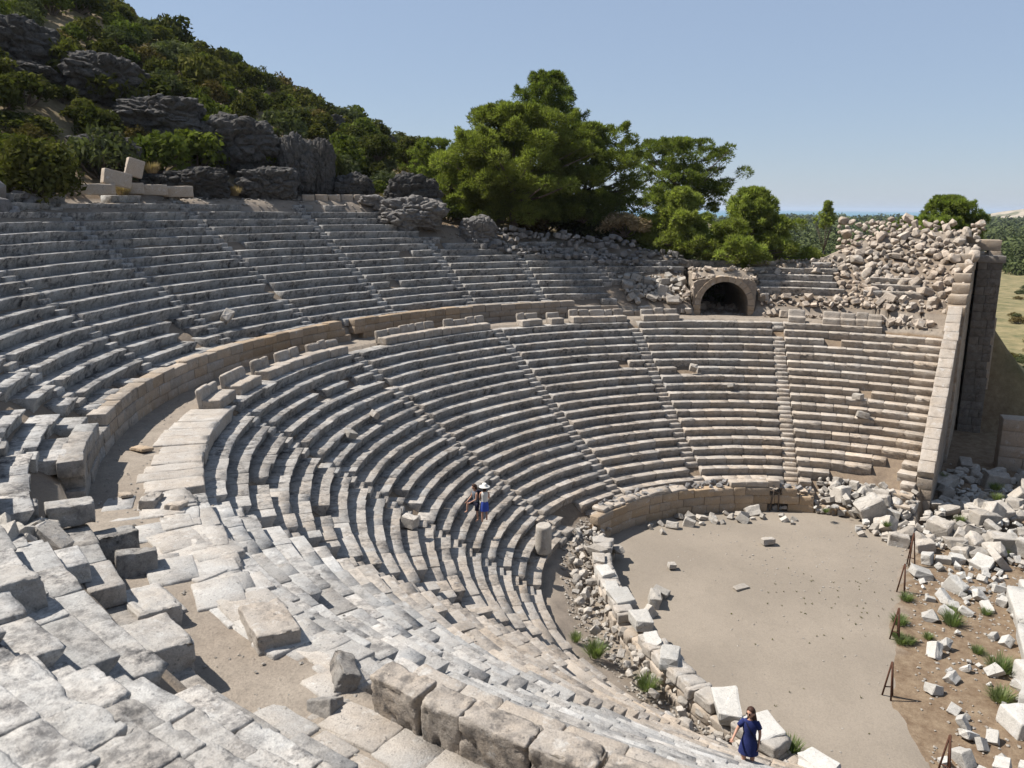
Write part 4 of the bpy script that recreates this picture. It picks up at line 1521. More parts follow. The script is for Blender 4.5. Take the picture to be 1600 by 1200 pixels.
def rocks():
    # picture column, base row, width and height in picture pixels, distance beyond the rim, words
    spec = [(168, 158, 120, 78, "big dark slab of rock high on the hillside at upper left", 1), (30, 108, 110, 84, "dark cliff of rock at the left edge high on the hillside", 2), (40, 128, 90, 34, "low dark rock under the cliff at the left edge", 0),
            (250, 216, 145, 68, "long rounded dark rock behind the leafy bushes", 3), (390, 262, 130, 88, "tall grey rock face right of the dark green bush", 4), (200, 270, 105, 62, "dark upright rock face left of the dark green bush", 5),
            (478, 290, 62, 84, "pale grey standing rock, left of the split pair", 2), (517, 292, 44, 82, "narrow standing rock, right of the split pair", 1), (330, 304, 110, 44, "dark rock wall directly behind the top rows", 3),
            (435, 306, 105, 50, "dark stepped rock wall with a cut niche behind the top rows", 5), (560, 302, 70, 34, "small cracked rock beside the standing pair", 0), (648, 310, 100, 44, "rounded dome of rock at the foot of the pines", 4),
            (270, 296, 50, 26, "low rock with a pale face near the white blocks", 1), (455, 186, 50, 24, "small outcrop on the middle of the hillside", 2), (520, 200, 46, 22, "small dark outcrop below the ridge", 5), (600, 226, 44, 18, "last small outcrop on the ridge line", 0),
            (330, 112, 40, 16, "pale ledge among bushes on the hillside", 3)]
    for i, (px, py, w, h, words, k) in enumerate(spec):
        if py > 250:
            p = spot(px, rim_dist(px, 4.5 + (306 - py) * 0.22))
            p = np.array(p)
        else:
            p = aim(px, py)
        dist = math.dist(p[:2], EYE[:2])
        W, H = w * dist / FPX, h * dist / FPX
        o = bpy.data.objects.new("rock_outcrop", RK[k % 6])
        zt = height_at(px, py - h, dist)
        zb = min(p[2], height_at(px, py, dist)) - 0.3
        H = zt - zb
        o.location = (p[0] * U, p[1] * U, (zb + H * 0.42) * U)
        az = math.atan2(p[0] - EYE[0], p[1] - EYE[1])
        o.rotation_euler = (rnd.gauss(0, .08), rnd.gauss(0, .08), -az + rnd.choice((0, math.pi)))
        o.scale = (W / 2 * 0.90, W / 2 * 0.75, H * 0.52)
        link(o)
        tag(o, words, "rock", "rock outcrops of the hillside")
    # pale rocks on the rim
    for px, py, w, h, words, k in [(645, 352, 110, 46, "broad pale grey rock breaking through the top rows", 0), (748, 376, 62, 40, "pointed pale grey rock among the rubble below the pines", 1), (590, 318, 40, 14, "flat pale stone beside the broad rock", 1)]:
        p = np.array(spot(px, rim_dist(px, -0.5)))
        dist = math.dist(p[:2], EYE[:2])
        W = w * dist / FPX
        zt, zb = height_at(px, py - h, dist), height_at(px, py, dist)
        o = bpy.data.objects.new("rock_outcrop", RKL[k])
        o.location = (p[0] * U, p[1] * U, (zb + (zt - zb) * 0.35) * U)
        az = math.atan2(p[0] - EYE[0], p[1] - EYE[1])
        o.rotation_euler = (0, 0, -az)
        o.scale = (W / 2, W / 2 * 0.8, (zt - zb) * 0.65)
        link(o)
        tag(o, words, "rock", "pale rocks on the rim")
    # worked blocks on the rim at the upper left
    for (px, py, w, h, dd, yw, tl, words) in [(184, 303, 46, 16, 0, 0, 0, "pale block at the left end of the low wall on the rim"), (225, 302, 50, 17, 3.0, 0, 0, "reddish streaked block in the low wall behind the rim"), (212, 290, 40, 22, -1, .3, .35, "tilted white block leaning on the low wall on the rim"),
                                              (240, 276, 24, 26, 1.5, .2, .5, "white block standing askew on the rim"), (262, 304, 46, 16, 1.0, 0, 0, "squared pale block in the middle of the low wall on the rim"), (302, 307, 44, 17, -0.6, 0, 0, "squared pale block at the right end of the low wall on the rim")]:
        p = np.array(spot(px, rim_dist(px, 1.2 + dd)))
        dist = math.dist(p[:2], EYE[:2])
        W, H = w * dist / FPX, h * dist / FPX
        zb = height_at(px, py, dist)
        b = Blocks()
        b.add((0, 0, H / 2 - .2), W / 2 * .9, 0.7, H / 2 * 0.9, tilt=(0, tl * .6), e=0.08, am=0.04, tone=(1.2, 0.45, 0.1), wear=0.1, n=8)
        o = b.obj("worked_block", STONE)
        o.location = (p[0] * U, p[1] * U, zb * U)
        o.rotation_euler = (0, 0, -math.atan2(p[0] - EYE[0], p[1] - EYE[1]) + yw)
        tag(o, words, "stone block", "worked blocks on the rim")
    e_i = 0
    for px in (494, 514, 533, 552, 571):
        p = np.array(spot(px, rim_dist(px, 1.5)))
        b = Blocks()
        b.add((0, 0, 0), 1.0, 0.8, 0.62, e=0.08, am=0.03, tone=(1.1, 0.5, 0.15), wear=0.1, n=8)
        o = b.obj("worked_block", STONE)
        o.location = (p[0] * U, p[1] * U, height_at(px, 310, rim_dist(px, 1.5)) * U)
        o.rotation_euler = (0, 0, -math.atan2(p[0] - EYE[0], p[1] - EYE[1]) + 0.1)
        tag(o, "squared pale block in the short straight line below the split rocks", "stone block", "squared blocks below the split rocks")
    # stones at the left end of the rim
    for px, py, s, w in [(18, 303, 5.0, "large grey blue rock at the left edge of the rim"), (22, 330, 3.8, "rounded tan boulder at the left end of the top row"), (42, 338, 3.4, "second rounded boulder at the left end of the top row"), (78, 322, 3.0, "flat boulder under the leafy bush on the rim"), (62, 312, 2.2, "small boulder half hidden by the bush on the rim"),
                         (98, 318, 2.8, "flat brown boulder right under the leafy bush"), (150, 292, 2.4, "rounded grey boulder beside the bush and the low wall"), (105, 300, 2.6, "dark boulder in the shade of the leafy bush"), (8, 345, 3.0, "boulder lowest at the left edge of the rim")]:
        p = np.array(spot(px, rim_dist(px, 0.3 + (345 - py) * 0.08)))
        zb = height_at(px, py, math.dist(p[:2], EYE[:2]))
        stone('round', STONE_G, "boulder", (p[0], p[1], zb + 0.2), s, w, "boulders at the left end of the rim", flat=0.2)
rocks()

# ------------------------------------------------------------------ foliage
def leaf_quads(P, Nn, ln, wd, jit=0.9, shade=None, spiky=False):
    """one quad per point, roughly facing Nn"""
    n = len(P)
    if spiky:                       # needle tufts point out of their clump
        t = Nn + rng.normal(size=(n, 3)) * 0.45 + np.array([0, 0, 0.3])
        t /= np.linalg.norm(t, axis=1)[:, None]
        b = np.cross(t, rng.normal(size=(n, 3)))
        b /= np.linalg.norm(b, axis=1)[:, None] + 1e-9
        L = ln * rng.uniform(.5, 1.4, n)[:, None]
        W = wd * rng.uniform(.6, 1.3, n)[:, None]
        V = np.stack([P - t * L * .6, P + b * W, P + t * L, P - b * W], 1).reshape(-1, 3)
        col = np.repeat(shade, 4)[:, None] * np.ones(3)
        return V, np.arange(n * 4).reshape(n, 4), col
    a = rng.normal(size=(n, 3))
    Nn = Nn + a * jit
    Nn /= np.linalg.norm(Nn, axis=1)[:, None] + 1e-9
    t = rng.normal(size=(n, 3))
    t -= (t * Nn).sum(1)[:, None] * Nn
    t /= np.linalg.norm(t, axis=1)[:, None] + 1e-9
    b = np.cross(Nn, t)
    L = ln * rng.uniform(.6, 1.3, n)[:, None]
    W = wd * rng.uniform(.6, 1.3, n)[:, None]
    V = np.stack([P - t * L, P + b * W, P + t * L, P - b * W], 1).reshape(-1, 3)
    F = np.arange(n * 4).reshape(n, 4)
    col = np.repeat(rng.uniform(0.65, 1.25, n) if shade is None else shade, 4)[:, None] * np.ones(3)
    return V, F, col

def clump_cloud(cents, rads, per, ln, wd, squash=0.8, up_bias=0.35, spiky=False):
    Ps, Ns, S = [], [], []
    for c, r in zip(cents, rads):
        k = max(6, int(per * r * r))
        d = rng.normal(size=(k, 3))
        d[:, 2] += up_bias
        d /= np.linalg.norm(d, axis=1)[:, None]
        rr = r * rng.uniform(0.45, 1.08, k)[:, None] ** 0.6
        p = c + d * rr * np.array([1, 1, squash])
        Ps.append(p)
        Ns.append(d)
        S.append(np.full(k, rng.uniform(0.65, 1.3)) * rng.uniform(0.8, 1.15, k))
    return leaf_quads(np.concatenate(Ps), np.concatenate(Ns), ln, wd, 0.8, np.concatenate(S), spiky)

def stems(ends, root, r0, seg=5):
    V, F, n = [], [], 0
    for e in ends:
        mid = (root + e) / 2 + rng.normal(size=3) * 0.08 * np.linalg.norm(e - root)
        pts = [root, mid, e]
        rad = [r0, r0 * .6, r0 * .2]
        for i, p in enumerate(pts):
            d = pts[min(i + 1, 2)] - pts[max(i - 1, 0)]
            d = d / (np.linalg.norm(d) + 1e-9)
            a = np.cross(d, (0.3, 0.2, 1))
            a /= np.linalg.norm(a) + 1e-9
            b = np.cross(d, a)
            for k in range(seg):
                t = 2 * math.pi * k / seg
                V.append(p + rad[i] * (math.cos(t) * a + math.sin(t) * b))
        for i in range(2):
            for k in range(seg):
                k2 = (k + 1) % seg
                F.append((n + i * seg + k, n + i * seg + k2, n + (i + 1) * seg + k2, n + (i + 1) * seg + k))
        n += 3 * seg
    return np.array(V), np.array(F)

def shrub_mesh(seed, leaves, ln=0.055, wd=0.028, dens=900, lumps=26, flat=0.75):
    """a bush one unit wide: lumps of leaves round a spreading set of stems"""
    global rng
    keep = rng
    rng = np.random.default_rng(seed)
    d = rng.normal(size=(lumps, 3))
    d[:, 2] = np.abs(d[:, 2]) * 0.9 + 0.05
    d /= np.linalg.norm(d, axis=1)[:, None]
    rr = rng.uniform(0.45, 1.0, lumps)[:, None] ** 0.6
    c = d * rr * np.array([0.36, 0.36, 0.40 * flat / 0.75]) + np.array([0, 0, 0.16])
    r = rng.uniform(0.10, 0.19, lumps)
    V, F, C = clump_cloud(c, r, dens * leaves, ln, wd)
    V2, F2 = stems(list(c[:12]), np.array([0, 0, -0.02]), 0.018)
    rng = keep
    me = npmesh("leaves", V, F, False, {"leaf": C})
    ms = npmesh("stems", V2, F2, True)
    return me, ms

SH = {}
for nm, m, kw in (("maquis", MAQ, dict(leaves=1.9)), ("olive", OLIVE, dict(leaves=1.9, ln=0.06, wd=0.02)), ("rust", RUST, dict(leaves=1.7, ln=0.05, wd=0.022)), ("yellow", GLOSSY, dict(leaves=1.7))):
    SH[nm] = []
    for s in range(4):
        a, b = shrub_mesh(100 + s * 7 + len(nm), **kw)
        a.materials.append(m)
        b.materials.append(BARK)
        SH[nm].append((a, b))
BIG = {}
for nm, m, kw in (("maquis", MAQ, dict(leaves=5.2, ln=0.030, wd=0.016, lumps=46)), ("olive", OLIVE, dict(leaves=5, ln=0.034, wd=0.012, lumps=40))):
    a, b = shrub_mesh(500 + len(nm), **kw)
    a.materials.append(m)
    b.materials.append(BARK)
    BIG[nm] = [(a, b)]

def put_shrub(name, kind, p, w, h, label, group, lib=None):
    lv, st = rnd.choice((lib or SH)[kind])
    o = bpy.data.objects.new(name, None)
    o.empty_display_size = 0.2
    o.location = [c * U for c in p]
    o.rotation_euler = (0, 0, rnd.uniform(0, 6.28))
    o.scale = (w, w, h / 0.72)
    link(o)
    tag(o, label, "shrub", group)
    link(bpy.data.objects.new("leaves", lv), o)
    link(bpy.data.objects.new("stem", st), o)
    return o

def hillside():
    kinds = [("maquis", "dark_green_shrub", "dark green shrub of the scrub on the rocky hillside", "dark green shrubs of the hillside"),
             ("olive", "grey_green_shrub", "grey green rounded shrub on the rocky hillside", "grey green shrubs of the hillside"),
             ("rust", "browning_shrub", "brownish half dry shrub on the rocky hillside", "brownish shrubs of the hillside"),
             ("yellow", "bright_green_shrub", "bright yellow green shrub on the rocky hillside", "bright green shrubs of the hillside")]
    pts = []
    cnt = {k[0]: 0 for k in kinds}
    cells = {}
    for _ in range(14000):
        th = rnd.uniform(-118, -20)
        rr = float(np.interp(th, RIM[:, 0], RIM[:, 1]))
        R = rr + 9 + rnd.random() ** 0.8 * 160
        x, y, _z = pol(R, th)
        u, v, dz = view((x, y, T(x, y) + 2))
        if dz < 5 or not (-90 < u < 1150) or v < -160:
            continue
        w = rnd.uniform(6.0, 13.0) * (1.0 if R < 190 else 1.15)
        key = (int(x // 12), int(y // 12))
        ok = True
        for i in (-1, 0, 1):
            for j in (-1, 0, 1):
                for (a, b, c) in cells.get((key[0] + i, key[1] + j), []):
                    if (x - a) ** 2 + (y - b) ** 2 < (0.335 * (w + c)) ** 2:
                        ok = False
        if not ok:
            continue
        # leave the listed outcrops clear
        if any(abs(u - a) < b * .40 and abs(v - c) < d * .48 for a, b, c, d in ((168, 110, 115, 60), (30, 90, 70, 60), (250, 130, 180, 50), (390, 110, 215, 80), (200, 90, 240, 50), (495, 90, 250, 80), (648, 90, 290, 36), (455, 46, 176, 22), (520, 44, 190, 20), (600, 40, 218, 16), (420, 170, 285, 40))):
            continue
        n = float(fbm(np.array([x / 25, y / 25, 1.0]), 3)) + rnd.gauss(0, 0.16)
        k = 0 if n < -0.03 else 1 if n < 0.12 else 2 if n < 0.24 else 3
        if rnd.random() < 0.12:
            k = 3
        kd, nm, lab, grp = kinds[k]
        if cnt[kd] >= 285:
            continue
        cnt[kd] += 1
        cells.setdefault(key, []).append((x, y, w))
        put_shrub(nm, kd, (x, y, T(x, y) - 0.3), w, w * rnd.uniform(.5, .85), lab, grp)
    # singled out bushes near the rim
    for (px, pyb, w, h, dist, kd, words) in [(90, 308, 140, 118, 134, "maquis", "large leafy bush standing on the rim at the left edge"), (320, 258, 120, 66, 158, "olive", "wide dark olive bush on the rock wall above the top rows"), (385, 262, 75, 60, 160, "maquis", "bright topped bush at the right of the wide olive bush"),
                                             (125, 200, 90, 96, 185, "olive", "tall feathery bush below the big dark slab"), (210, 225, 60, 40, 170, "maquis", "low dark bush between the rock and the leafy bush"), (60, 225, 130, 60, 165, "maquis", "wide bush at the left edge behind the leafy bush"),
                                             (535, 278, 40, 50, 150, "maquis", "rounded bush right of the split rocks"), (462, 245, 26, 30, 152, "olive", "small yellowish bush against the standing rock"), (605, 285, 60, 30, 156, "olive", "low grey bush beside the dome of rock"), (715, 325, 50, 34, 152, "olive", "grey green bush between the dome of rock and the big pine"),
                                             (700, 306, 40, 36, 158, "maquis", "small green bush between the dome of rock and the big pine"), (10, 130, 60, 60, 205, "maquis", "bush at the left edge on top of the low dark rock"), (170, 190, 60, 26, 182, "maquis", "low bush at the foot of the big dark slab"),
                                             (270, 210, 60, 26, 172, "maquis", "low bright bush in front of the long rounded rock"), (600, 250, 70, 50, 175, "maquis", "dark bush on the slope left of the pines"), (650, 262, 70, 60, 185, "maquis", "dense bush touching the pines on the left")]:
        dist = rim_dist(px, max(3.0, (dist - 131) * 0.75))
        x, y, z = spot(px, dist)
        W = w * dist / FPX
        zb, zt = height_at(px, pyb, dist), height_at(px, pyb - h, dist)
        zb = min(zb, z) if zb - z < 4 else zb
        put_shrub("bush", kd, (x, y, zb - 0.2), W * 1.05, (zt - zb), words, "bushes beside the top rows", BIG)
    # tufts of dry orange grass on the rim
    for px, py, w in [(265, 262, "orange dry grass tuft beside the askew white block"), (385, 298, "dry grass tuft in the cut niche"), (600, 308, "dry grass tuft at the foot of the dome of rock"), (655, 308, "dry grass tuft in front of the dome of rock"), (520, 312, "dry grass tuft by the line of squared blocks"), (455, 300, "dry grass tuft under the stepped rock"), (220, 296, "orange dry grass tuft among the white blocks")]:
        dd = rim_dist(px, 3.0)
        x, y, z = spot(px, dd)
        grass_tuft("dry_grass", (x, y, height_at(px, py, dd) - 0.8), 2.2, 1.7, DRY, w, "dry grass tufts on the rim")

_tufts = {}
def grass_tuft(name, p, w, h, m, label, group, blades=330):
    k = m.name
    if k not in _tufts:
        _tufts[k] = []
        for s in range(3):
            V, F, C = [], [], []
            for i in range(blades):
                a, r = rnd.uniform(0, 6.28), rnd.random() ** .6 * 0.30
                lean = rnd.uniform(0.05, 0.5)
                b = np.array([math.cos(a) * r, math.sin(a) * r, 0])
                tip = b + np.array([math.cos(a) * lean, math.sin(a) * lean, rnd.uniform(0.25, 1.0)])
                mid = (b + tip) / 2 + np.array([0, 0, 0.1])
                s_ = np.array([-math.sin(a), math.cos(a), 0]) * (0.018 if m is DRY else 0.011)
                n = len(V)
                V += [b - s_, b + s_, mid + s_, mid - s_, tip]
                F += [(n, n + 1, n + 2, n + 3), (n + 3, n + 2, n + 4, n + 4)]
                C += [[rnd.uniform(.7, 1.2)] * 3] * 5
            me = bpy.data.meshes.new("blades")
            me.from_pydata([tuple(np.array(v) * U) for v in V], [], [tuple(dict.fromkeys(f)) for f in F])
            at_ = me.color_attributes.new("leaf", 'FLOAT_COLOR', 'POINT')
            at_.data.foreach_set("color", np.array([c + [1] for c in [list(x) for x in C]], np.float32).ravel())
            me.materials.append(m)
            _tufts[k].append(me)
    o = bpy.data.objects.new(name, rnd.choice(_tufts[k]))
    o.location = [c * U for c in p]
    o.rotation_euler = (0, 0, rnd.uniform(0, 6.28))
    o.scale = (w, w, h)
    link(o)
    return tag(o, label, "grass" if m is DRY else "weed", group)
hillside()

def pine(name, px, pyb, pyt, w, dist, m, label, group, shape="broad", seed=1, leafd=1.0, trunk=None, lean=0.0, base_at=None):
    """a pine: trunk, limbs and a crown of many needle clumps"""
    global rng
    keep = rng
    rng = np.random.default_rng(seed)
    dist = rim_dist(px, (dist - 145) * 1.0) if dist < 200 and px < 1300 else dist
    x, y, z = spot(px, dist)
    zb = z if base_at is None else base_at
    zt = height_at(px, pyt, dist)
    zc = height_at(px, pyb, dist)      # bottom of the crown
    H = zt - zb
    W = w * dist / FPX * (1.3 if shape == 'cone' else 1.0)
    e = empty(name, (x, y, zb - 0.3))
    tag(e, label, "tree", group)
    cz0, cz1 = zc - zb, H
    cents, rads = [], []
    nl = {"broad": 210, "cone": 200, "round": 150}[shape]
    for i in range(nl * 4):
        if len(cents) >= nl:
            break
        if shape == "broad" and rng.random() < 0.25:
            continue
        t = rng.random()
        zz = cz0 + (cz1 - cz0) * t
        if shape == "broad":
            env = math.sin(math.pi * min(1, (t * 0.80 + 0.17))) ** 0.7
        elif shape == "cone":
            env = (1 - t) ** 0.8 * min(1.0, 0.55 + t * 3.5)
        else:
            env = math.sin(math.pi * (t * 0.72 + 0.12)) ** 0.55
        a = rng.uniform(0, 2 * math.pi)
        lob = 1 + 0.26 * math.sin(a * 3 + seed + t * 4) + 0.20 * math.sin(a * 5 + seed * 2 - t * 9) + 0.10 * math.sin(t * 19 + seed)
        r = W / 2 * env * lob * (rng.random() ** 0.45) * 0.92
        cents.append(np.array([math.cos(a) * r + lean * zz, math.sin(a) * r, zz + rng.normal() * 0.3]))
        rads.append(W * rng.uniform(0.04, 0.10) * (0.85 if shape == "cone" else 1.0))
    # sprays at the ends of branches break the outline
    for i in range(nl // 2):
        c0 = cents[int(rng.integers(nl))]
        h = np.array([0, 0, cz0 + (cz1 - cz0) * 0.4])
        d = c0 - h
        if np.linalg.norm(d[:2]) > W * 0.42:
            continue
        dn = d / (np.linalg.norm(d) + 1e-6)
        for q in (0.0, 0.5, 1.0):
            cents.append(c0 + dn * W * (0.05 + 0.035 * q) + np.array([0, 0, W * 0.015 * q]))
            rads.append(W * (0.034 - 0.010 * q))
    # the apex
    for i in range(0 if shape == 'round' else 4):
        cents.append(np.array([lean * H + rng.normal() * 0.3, rng.normal() * 0.3, H - W * 0.05 * (1 + i)]))
        rads.append(W * (0.028 + 0.02 * i))
    for i in range(len(cents)):
        over = cents[i][2] + rads[i] * 0.6 - H
        if over > 0:
            cents[i] = cents[i] - np.array([0, 0, over])
    V, F, C = clump_cloud(cents, rads, (105 if W > 14 else 150) * leafd, 0.48, 0.085, 0.7, 0.6, True)
    fit_local(meshob("crown", npmesh("crown", V, F, False, {"leaf": C}), m), e)
    # trunk and limbs
    tr = W * 0.022 if trunk is None else trunk
    pts, rad = [], []
    nseg = 7
    for i in range(nseg + 1):
        t = i / nseg
        pts.append((lean * H * t * 0.9 + math.sin(t * 4 + seed) * 0.3 * t, math.cos(t * 3 + seed) * 0.25 * t, H * 0.88 * t))
        rad.append(tr * (1.25 - 1.1 * t) if t > 0 else tr * 1.7)
    fit_local(meshob("trunk", tube(pts, rad, 9), BARK), e)
    order = sorted(range(min(nl, len(cents))), key=lambda i: -np.hypot(*cents[i][:2]))[:34]
    for i in order[:22]:
        c = cents[i]
        t0 = max(0.12, min(0.8, (c[2] / H) * 0.75))
        k = t0 * nseg
        a = np.array(pts[int(k)]) * (1 - (k - int(k))) + np.array(pts[min(nseg, int(k) + 1)]) * (k - int(k))
        mid = (a + c) / 2 + np.array([0, 0, -0.04 * np.linalg.norm(c - a)])
        fit_local(meshob("limb", tube([a, mid, c], [tr * 0.42, tr * 0.28, tr * 0.08], 5), BARK), e)
    rng = keep
    return e
def fit_local(o, e):
    o.parent = e
    return o

def trees():
    pine("pine_tree", 800, 330, 165, 235, 153, PINE, "large spreading pine with its trunk at the rubble edge", "old pines behind the seating", "broad", 3, 1.0)
    pine("pine_tree", 848, 300, 112, 150, 168, PINE, "tallest pine with the pointed top in the middle of the group", "old pines behind the seating", "broad", 8, 0.9)
    pine("pine_tree", 905, 345, 192, 190, 160, PINE, "broad dark pine at the right of the large group", "old pines behind the seating", "broad", 5, 1.0)
    pine("pine_tree", 1050, 322, 216, 150, 182, PINE, "rounded umbrella pine set apart at the right", "old pines behind the seating", "round", 12, 0.9)
    pine("pine_tree", 745, 335, 205, 130, 158, PINE, "lighter pine at the left front of the group", "old pines behind the seating", "broad", 21, 0.9)
    pine("pine_tree", 685, 300, 215, 80, 172, PINE, "small pine at the left end of the group against the hill", "old pines behind the seating", "round", 31, 0.8)
    pine("young_pine", 1052, 400, 292, 112, 150, YPINE, "yellow green young pine left of the larger young one", "young pines behind the vault", "cone", 41, 1.2)
    pine("young_pine", 1158, 404, 292, 140, 150, YPINE, "largest yellow green young pine behind the vault", "young pines behind the vault", "cone", 44, 1.3)
    pine("young_pine", 1018, 380, 335, 60, 156, PINE, "dark low young pine beside the dry brown bush", "young pines behind the vault", "broad", 47, 1.2)
    pine("young_pine", 1450, 392, 305, 90, 190, YPINE, "round young pine rising behind the stone heap", "young pines behind the heap", "broad", 51, 1.3)
    pine("young_pine", 1400, 385, 338, 60, 205, YPINE, "low young pine left of the round one behind the heap", "young pines behind the heap", "broad", 54, 1.0)
    pine("young_pine", 1482, 380, 338, 40, 190, YPINE, "small young pine right of the round one behind the heap", "young pines behind the heap", "broad", 57, 1.1)
    pine("slender_pine", 1268, 352, 313, 26, 260, YPINE, "slender conical tree against the sea horizon", None, "cone", 61, 1.0)
    # dry brown bush beside the young pines
    for (px, pyb, pyt, w, d, kd, words) in [(968, 366, 322, 95, 150, "dry", "big dry brown bush between the pines and the young trees"), (905, 345, 318, 40, 152, "maquis", "small green bush at the left of the dry brown bush")]:
        d = rim_dist(px, d - 146)
        x, y, z = spot(px, d)
        zb, zt = height_at(px, pyb, d), height_at(px, pyt, d)
        put_shrub("dry_bush" if kd == "dry" else "bush", kd, (x, y, zb - .4), w * d / FPX, zt - zb, words, "bushes near the young pines", {"dry": DRYLIB, "maquis": BIG["maquis"]})
    # band of bushes beyond the vault and the heap
    for i in range(70):
        px = rnd.uniform(1180, 1420) if i < 50 else rnd.uniform(1120, 1300)
        d = rnd.uniform(230, 480) if i < 50 else rnd.uniform(168, 190)
        x, y, z = spot(px, d)
        kd = rnd.choice(("maquis", "maquis", "yellow", "olive"))
        w = rnd.uniform(7, 13) if i < 50 else rnd.uniform(3.5, 6)
        put_shrub("plain_bush", kd, (x, y, z - 0.5), w, w * rnd.uniform(.5, .75), "green bush on the low ground behind the vault and the heap", "bushes on the low ground")
    for i in range(26):
        px = rnd.uniform(1565, 1640)
        d = rnd.uniform(210, 520)
        x, y, z = spot(px, d)
        kd = rnd.choice(("yellow", "rust", "olive", "dryy", "dryy"))
        w = rnd.uniform(4, 9)
        put_shrub("low_bush", "rust" if kd == "dryy" else kd, (x, y, z - 0.4), w, w * .45, "low yellowish bush on the open ground at the right edge", "low bushes at the right edge")
DRYLIB = []
for s in range(2):
    a, b = shrub_mesh(900 + s, 4.5, 0.045, 0.008, 900, 36)
    a.materials.append(DRY)
    b.materials.append(BARK)
    DRYLIB.append((a, b))
trees()

def far_woods():
    """the scrub wood that covers the plain as far as the coast, one mass"""
    r = np.random.default_rng(77)
    Vs, Fs, Cs, n = [], [], [], 0
    for i in range(2500):
        az = (r.uniform(-6, 13) if i < 1700 else r.uniform(-26, 24)) * D2R
        d = (430 if az < 4.5 * D2R else 620) + r.random() ** 1.2 * 3400
        x, y = EYE[0] + d * math.sin(az), EYE[1] + d * math.cos(az)
        z = T(x, y)
        w = r.uniform(9, 22) * (1 + d / 4500)
        h = w * r.uniform(.4, .62)
        k = 230 if d < 900 else 110 if d < 1800 else 60
        dd = r.normal(size=(k, 3))
        dd[:, 2] = np.abs(dd[:, 2])
        dd /= np.linalg.norm(dd, axis=1)[:, None]
        lob = 1 + 0.3 * np.sin(dd[:, 0] * 7 + i) * np.sin(dd[:, 1] * 6 + i * 2)
        P = dd * lob[:, None] * np.array([w / 2, w / 2, h]) + np.array([x, y, z - 0.3])
        nn = dd + r.normal(size=(k, 3)) * 0.45
        nn /= np.linalg.norm(nn, axis=1)[:, None]
        t = np.cross(nn, r.normal(size=(k, 3)))
        t /= np.linalg.norm(t, axis=1)[:, None]
        b = np.cross(nn, t)
        s = w * (0.055 if k > 200 else 0.085 if k > 100 else 0.12) * r.uniform(.7, 1.3, k)[:, None]
        V = np.stack([P - t * s, P + b * s, P + t * s, P - b * s], 1).reshape(-1, 3)
        Vs.append(V)
        Fs.append(np.arange(4 * k).reshape(k, 4) + n)
        n += 4 * k
        Cs.append(np.ones((4 * k, 3)) * r.uniform(0.6, 1.3))
    me = npmesh("woodland", np.concatenate(Vs), np.concatenate(Fs), False, {"leaf": np.concatenate(Cs)})
    tag(meshob("woodland", me, FAR), kind="stuff")
far_woods()

def weeds():
    spots = [(1290, 800, 1), (1440, 765, 2), (1434, 775, 2.2), (1555, 765, 2), (1557, 780, 1.8), (1500, 815, 1.6), (1535, 832, 2.2), (1566, 868, 2), (1487, 975, 2.4), (1484, 958, 1.6), (1562, 1048, 2.8), (1563, 1095, 2.4), (1527, 1020, 1.4), (1405, 975, 1.8), (1408, 1005, 1.6), (1416, 938, 1.6), (1400, 995, 1.2), (1457, 720, 1.5), (1475, 745, 1.4),
             (1395, 785, 1.5), (1450, 998, 1.2), (1503, 930, 1), (1420, 1005, 1.4), (1385, 822, 1.2), (1540, 960, 1.3)]
    for px, py, s in spots:
        p = at(px, py, FLOOR)
        z = FLOOR + (1.5 if py < 830 else 0.0)
        p = at(px, py, z)
        grass_tuft("green_weed", (p[0], p[1], z), s * 0.95, s * 0.55, WEED, "green feathery weed growing among the fallen stones right of the orchestra", "green weeds right of the orchestra")
    for px, py, s, w in [(930, 1018, 2.2, "pale green weed in the ditch behind the near wall, upper one"), (1012, 1070, 2.0, "pale green weed in the ditch behind the near wall, lower one"), (1235, 1170, 2.0, "bright green weed at the feet of the wall blocks by the woman"), (900, 995, 1.3, "small weed in the ditch behind the near wall")]:
        p = at(px, py, -20.0)
        grass_tuft("green_weed", (p[0], p[1], -20.4), s, s * 0.7, WEED, w, "weeds in the ditch")
    # small weeds on the sand, beyond counting
    V, F, C = [], [], []
    for i in range(60):
        if i < 45:
            p = at(rnd.gauss(1300, 60), rnd.gauss(935, 28), FLOOR + 0.1)
        else:
            p = at(rnd.uniform(1130, 1390), rnd.uniform(860, 1180), FLOOR + 0.1)
        if p[0] > 6.5:
            continue
        for j in range(6):
            a = rnd.uniform(0, 6.28)
            s = rnd.uniform(0.07, 0.17)
            b = np.array([p[0], p[1], FLOOR + 0.08])
            t = b + np.array([math.cos(a) * s, math.sin(a) * s, s * 0.9])
            q = np.array([-math.sin(a), math.cos(a), 0]) * 0.03
            n = len(V)
            V += [b - q, b + q, t + q * .5, t - q * .5]
            F.append((n, n + 1, n + 2, n + 3))
            C += [[.9, .85, .9]] * 4
    tag(meshob("weeds", npmesh("weeds", V, F, False, {"leaf": C}), MAQ), kind="stuff")
weeds()

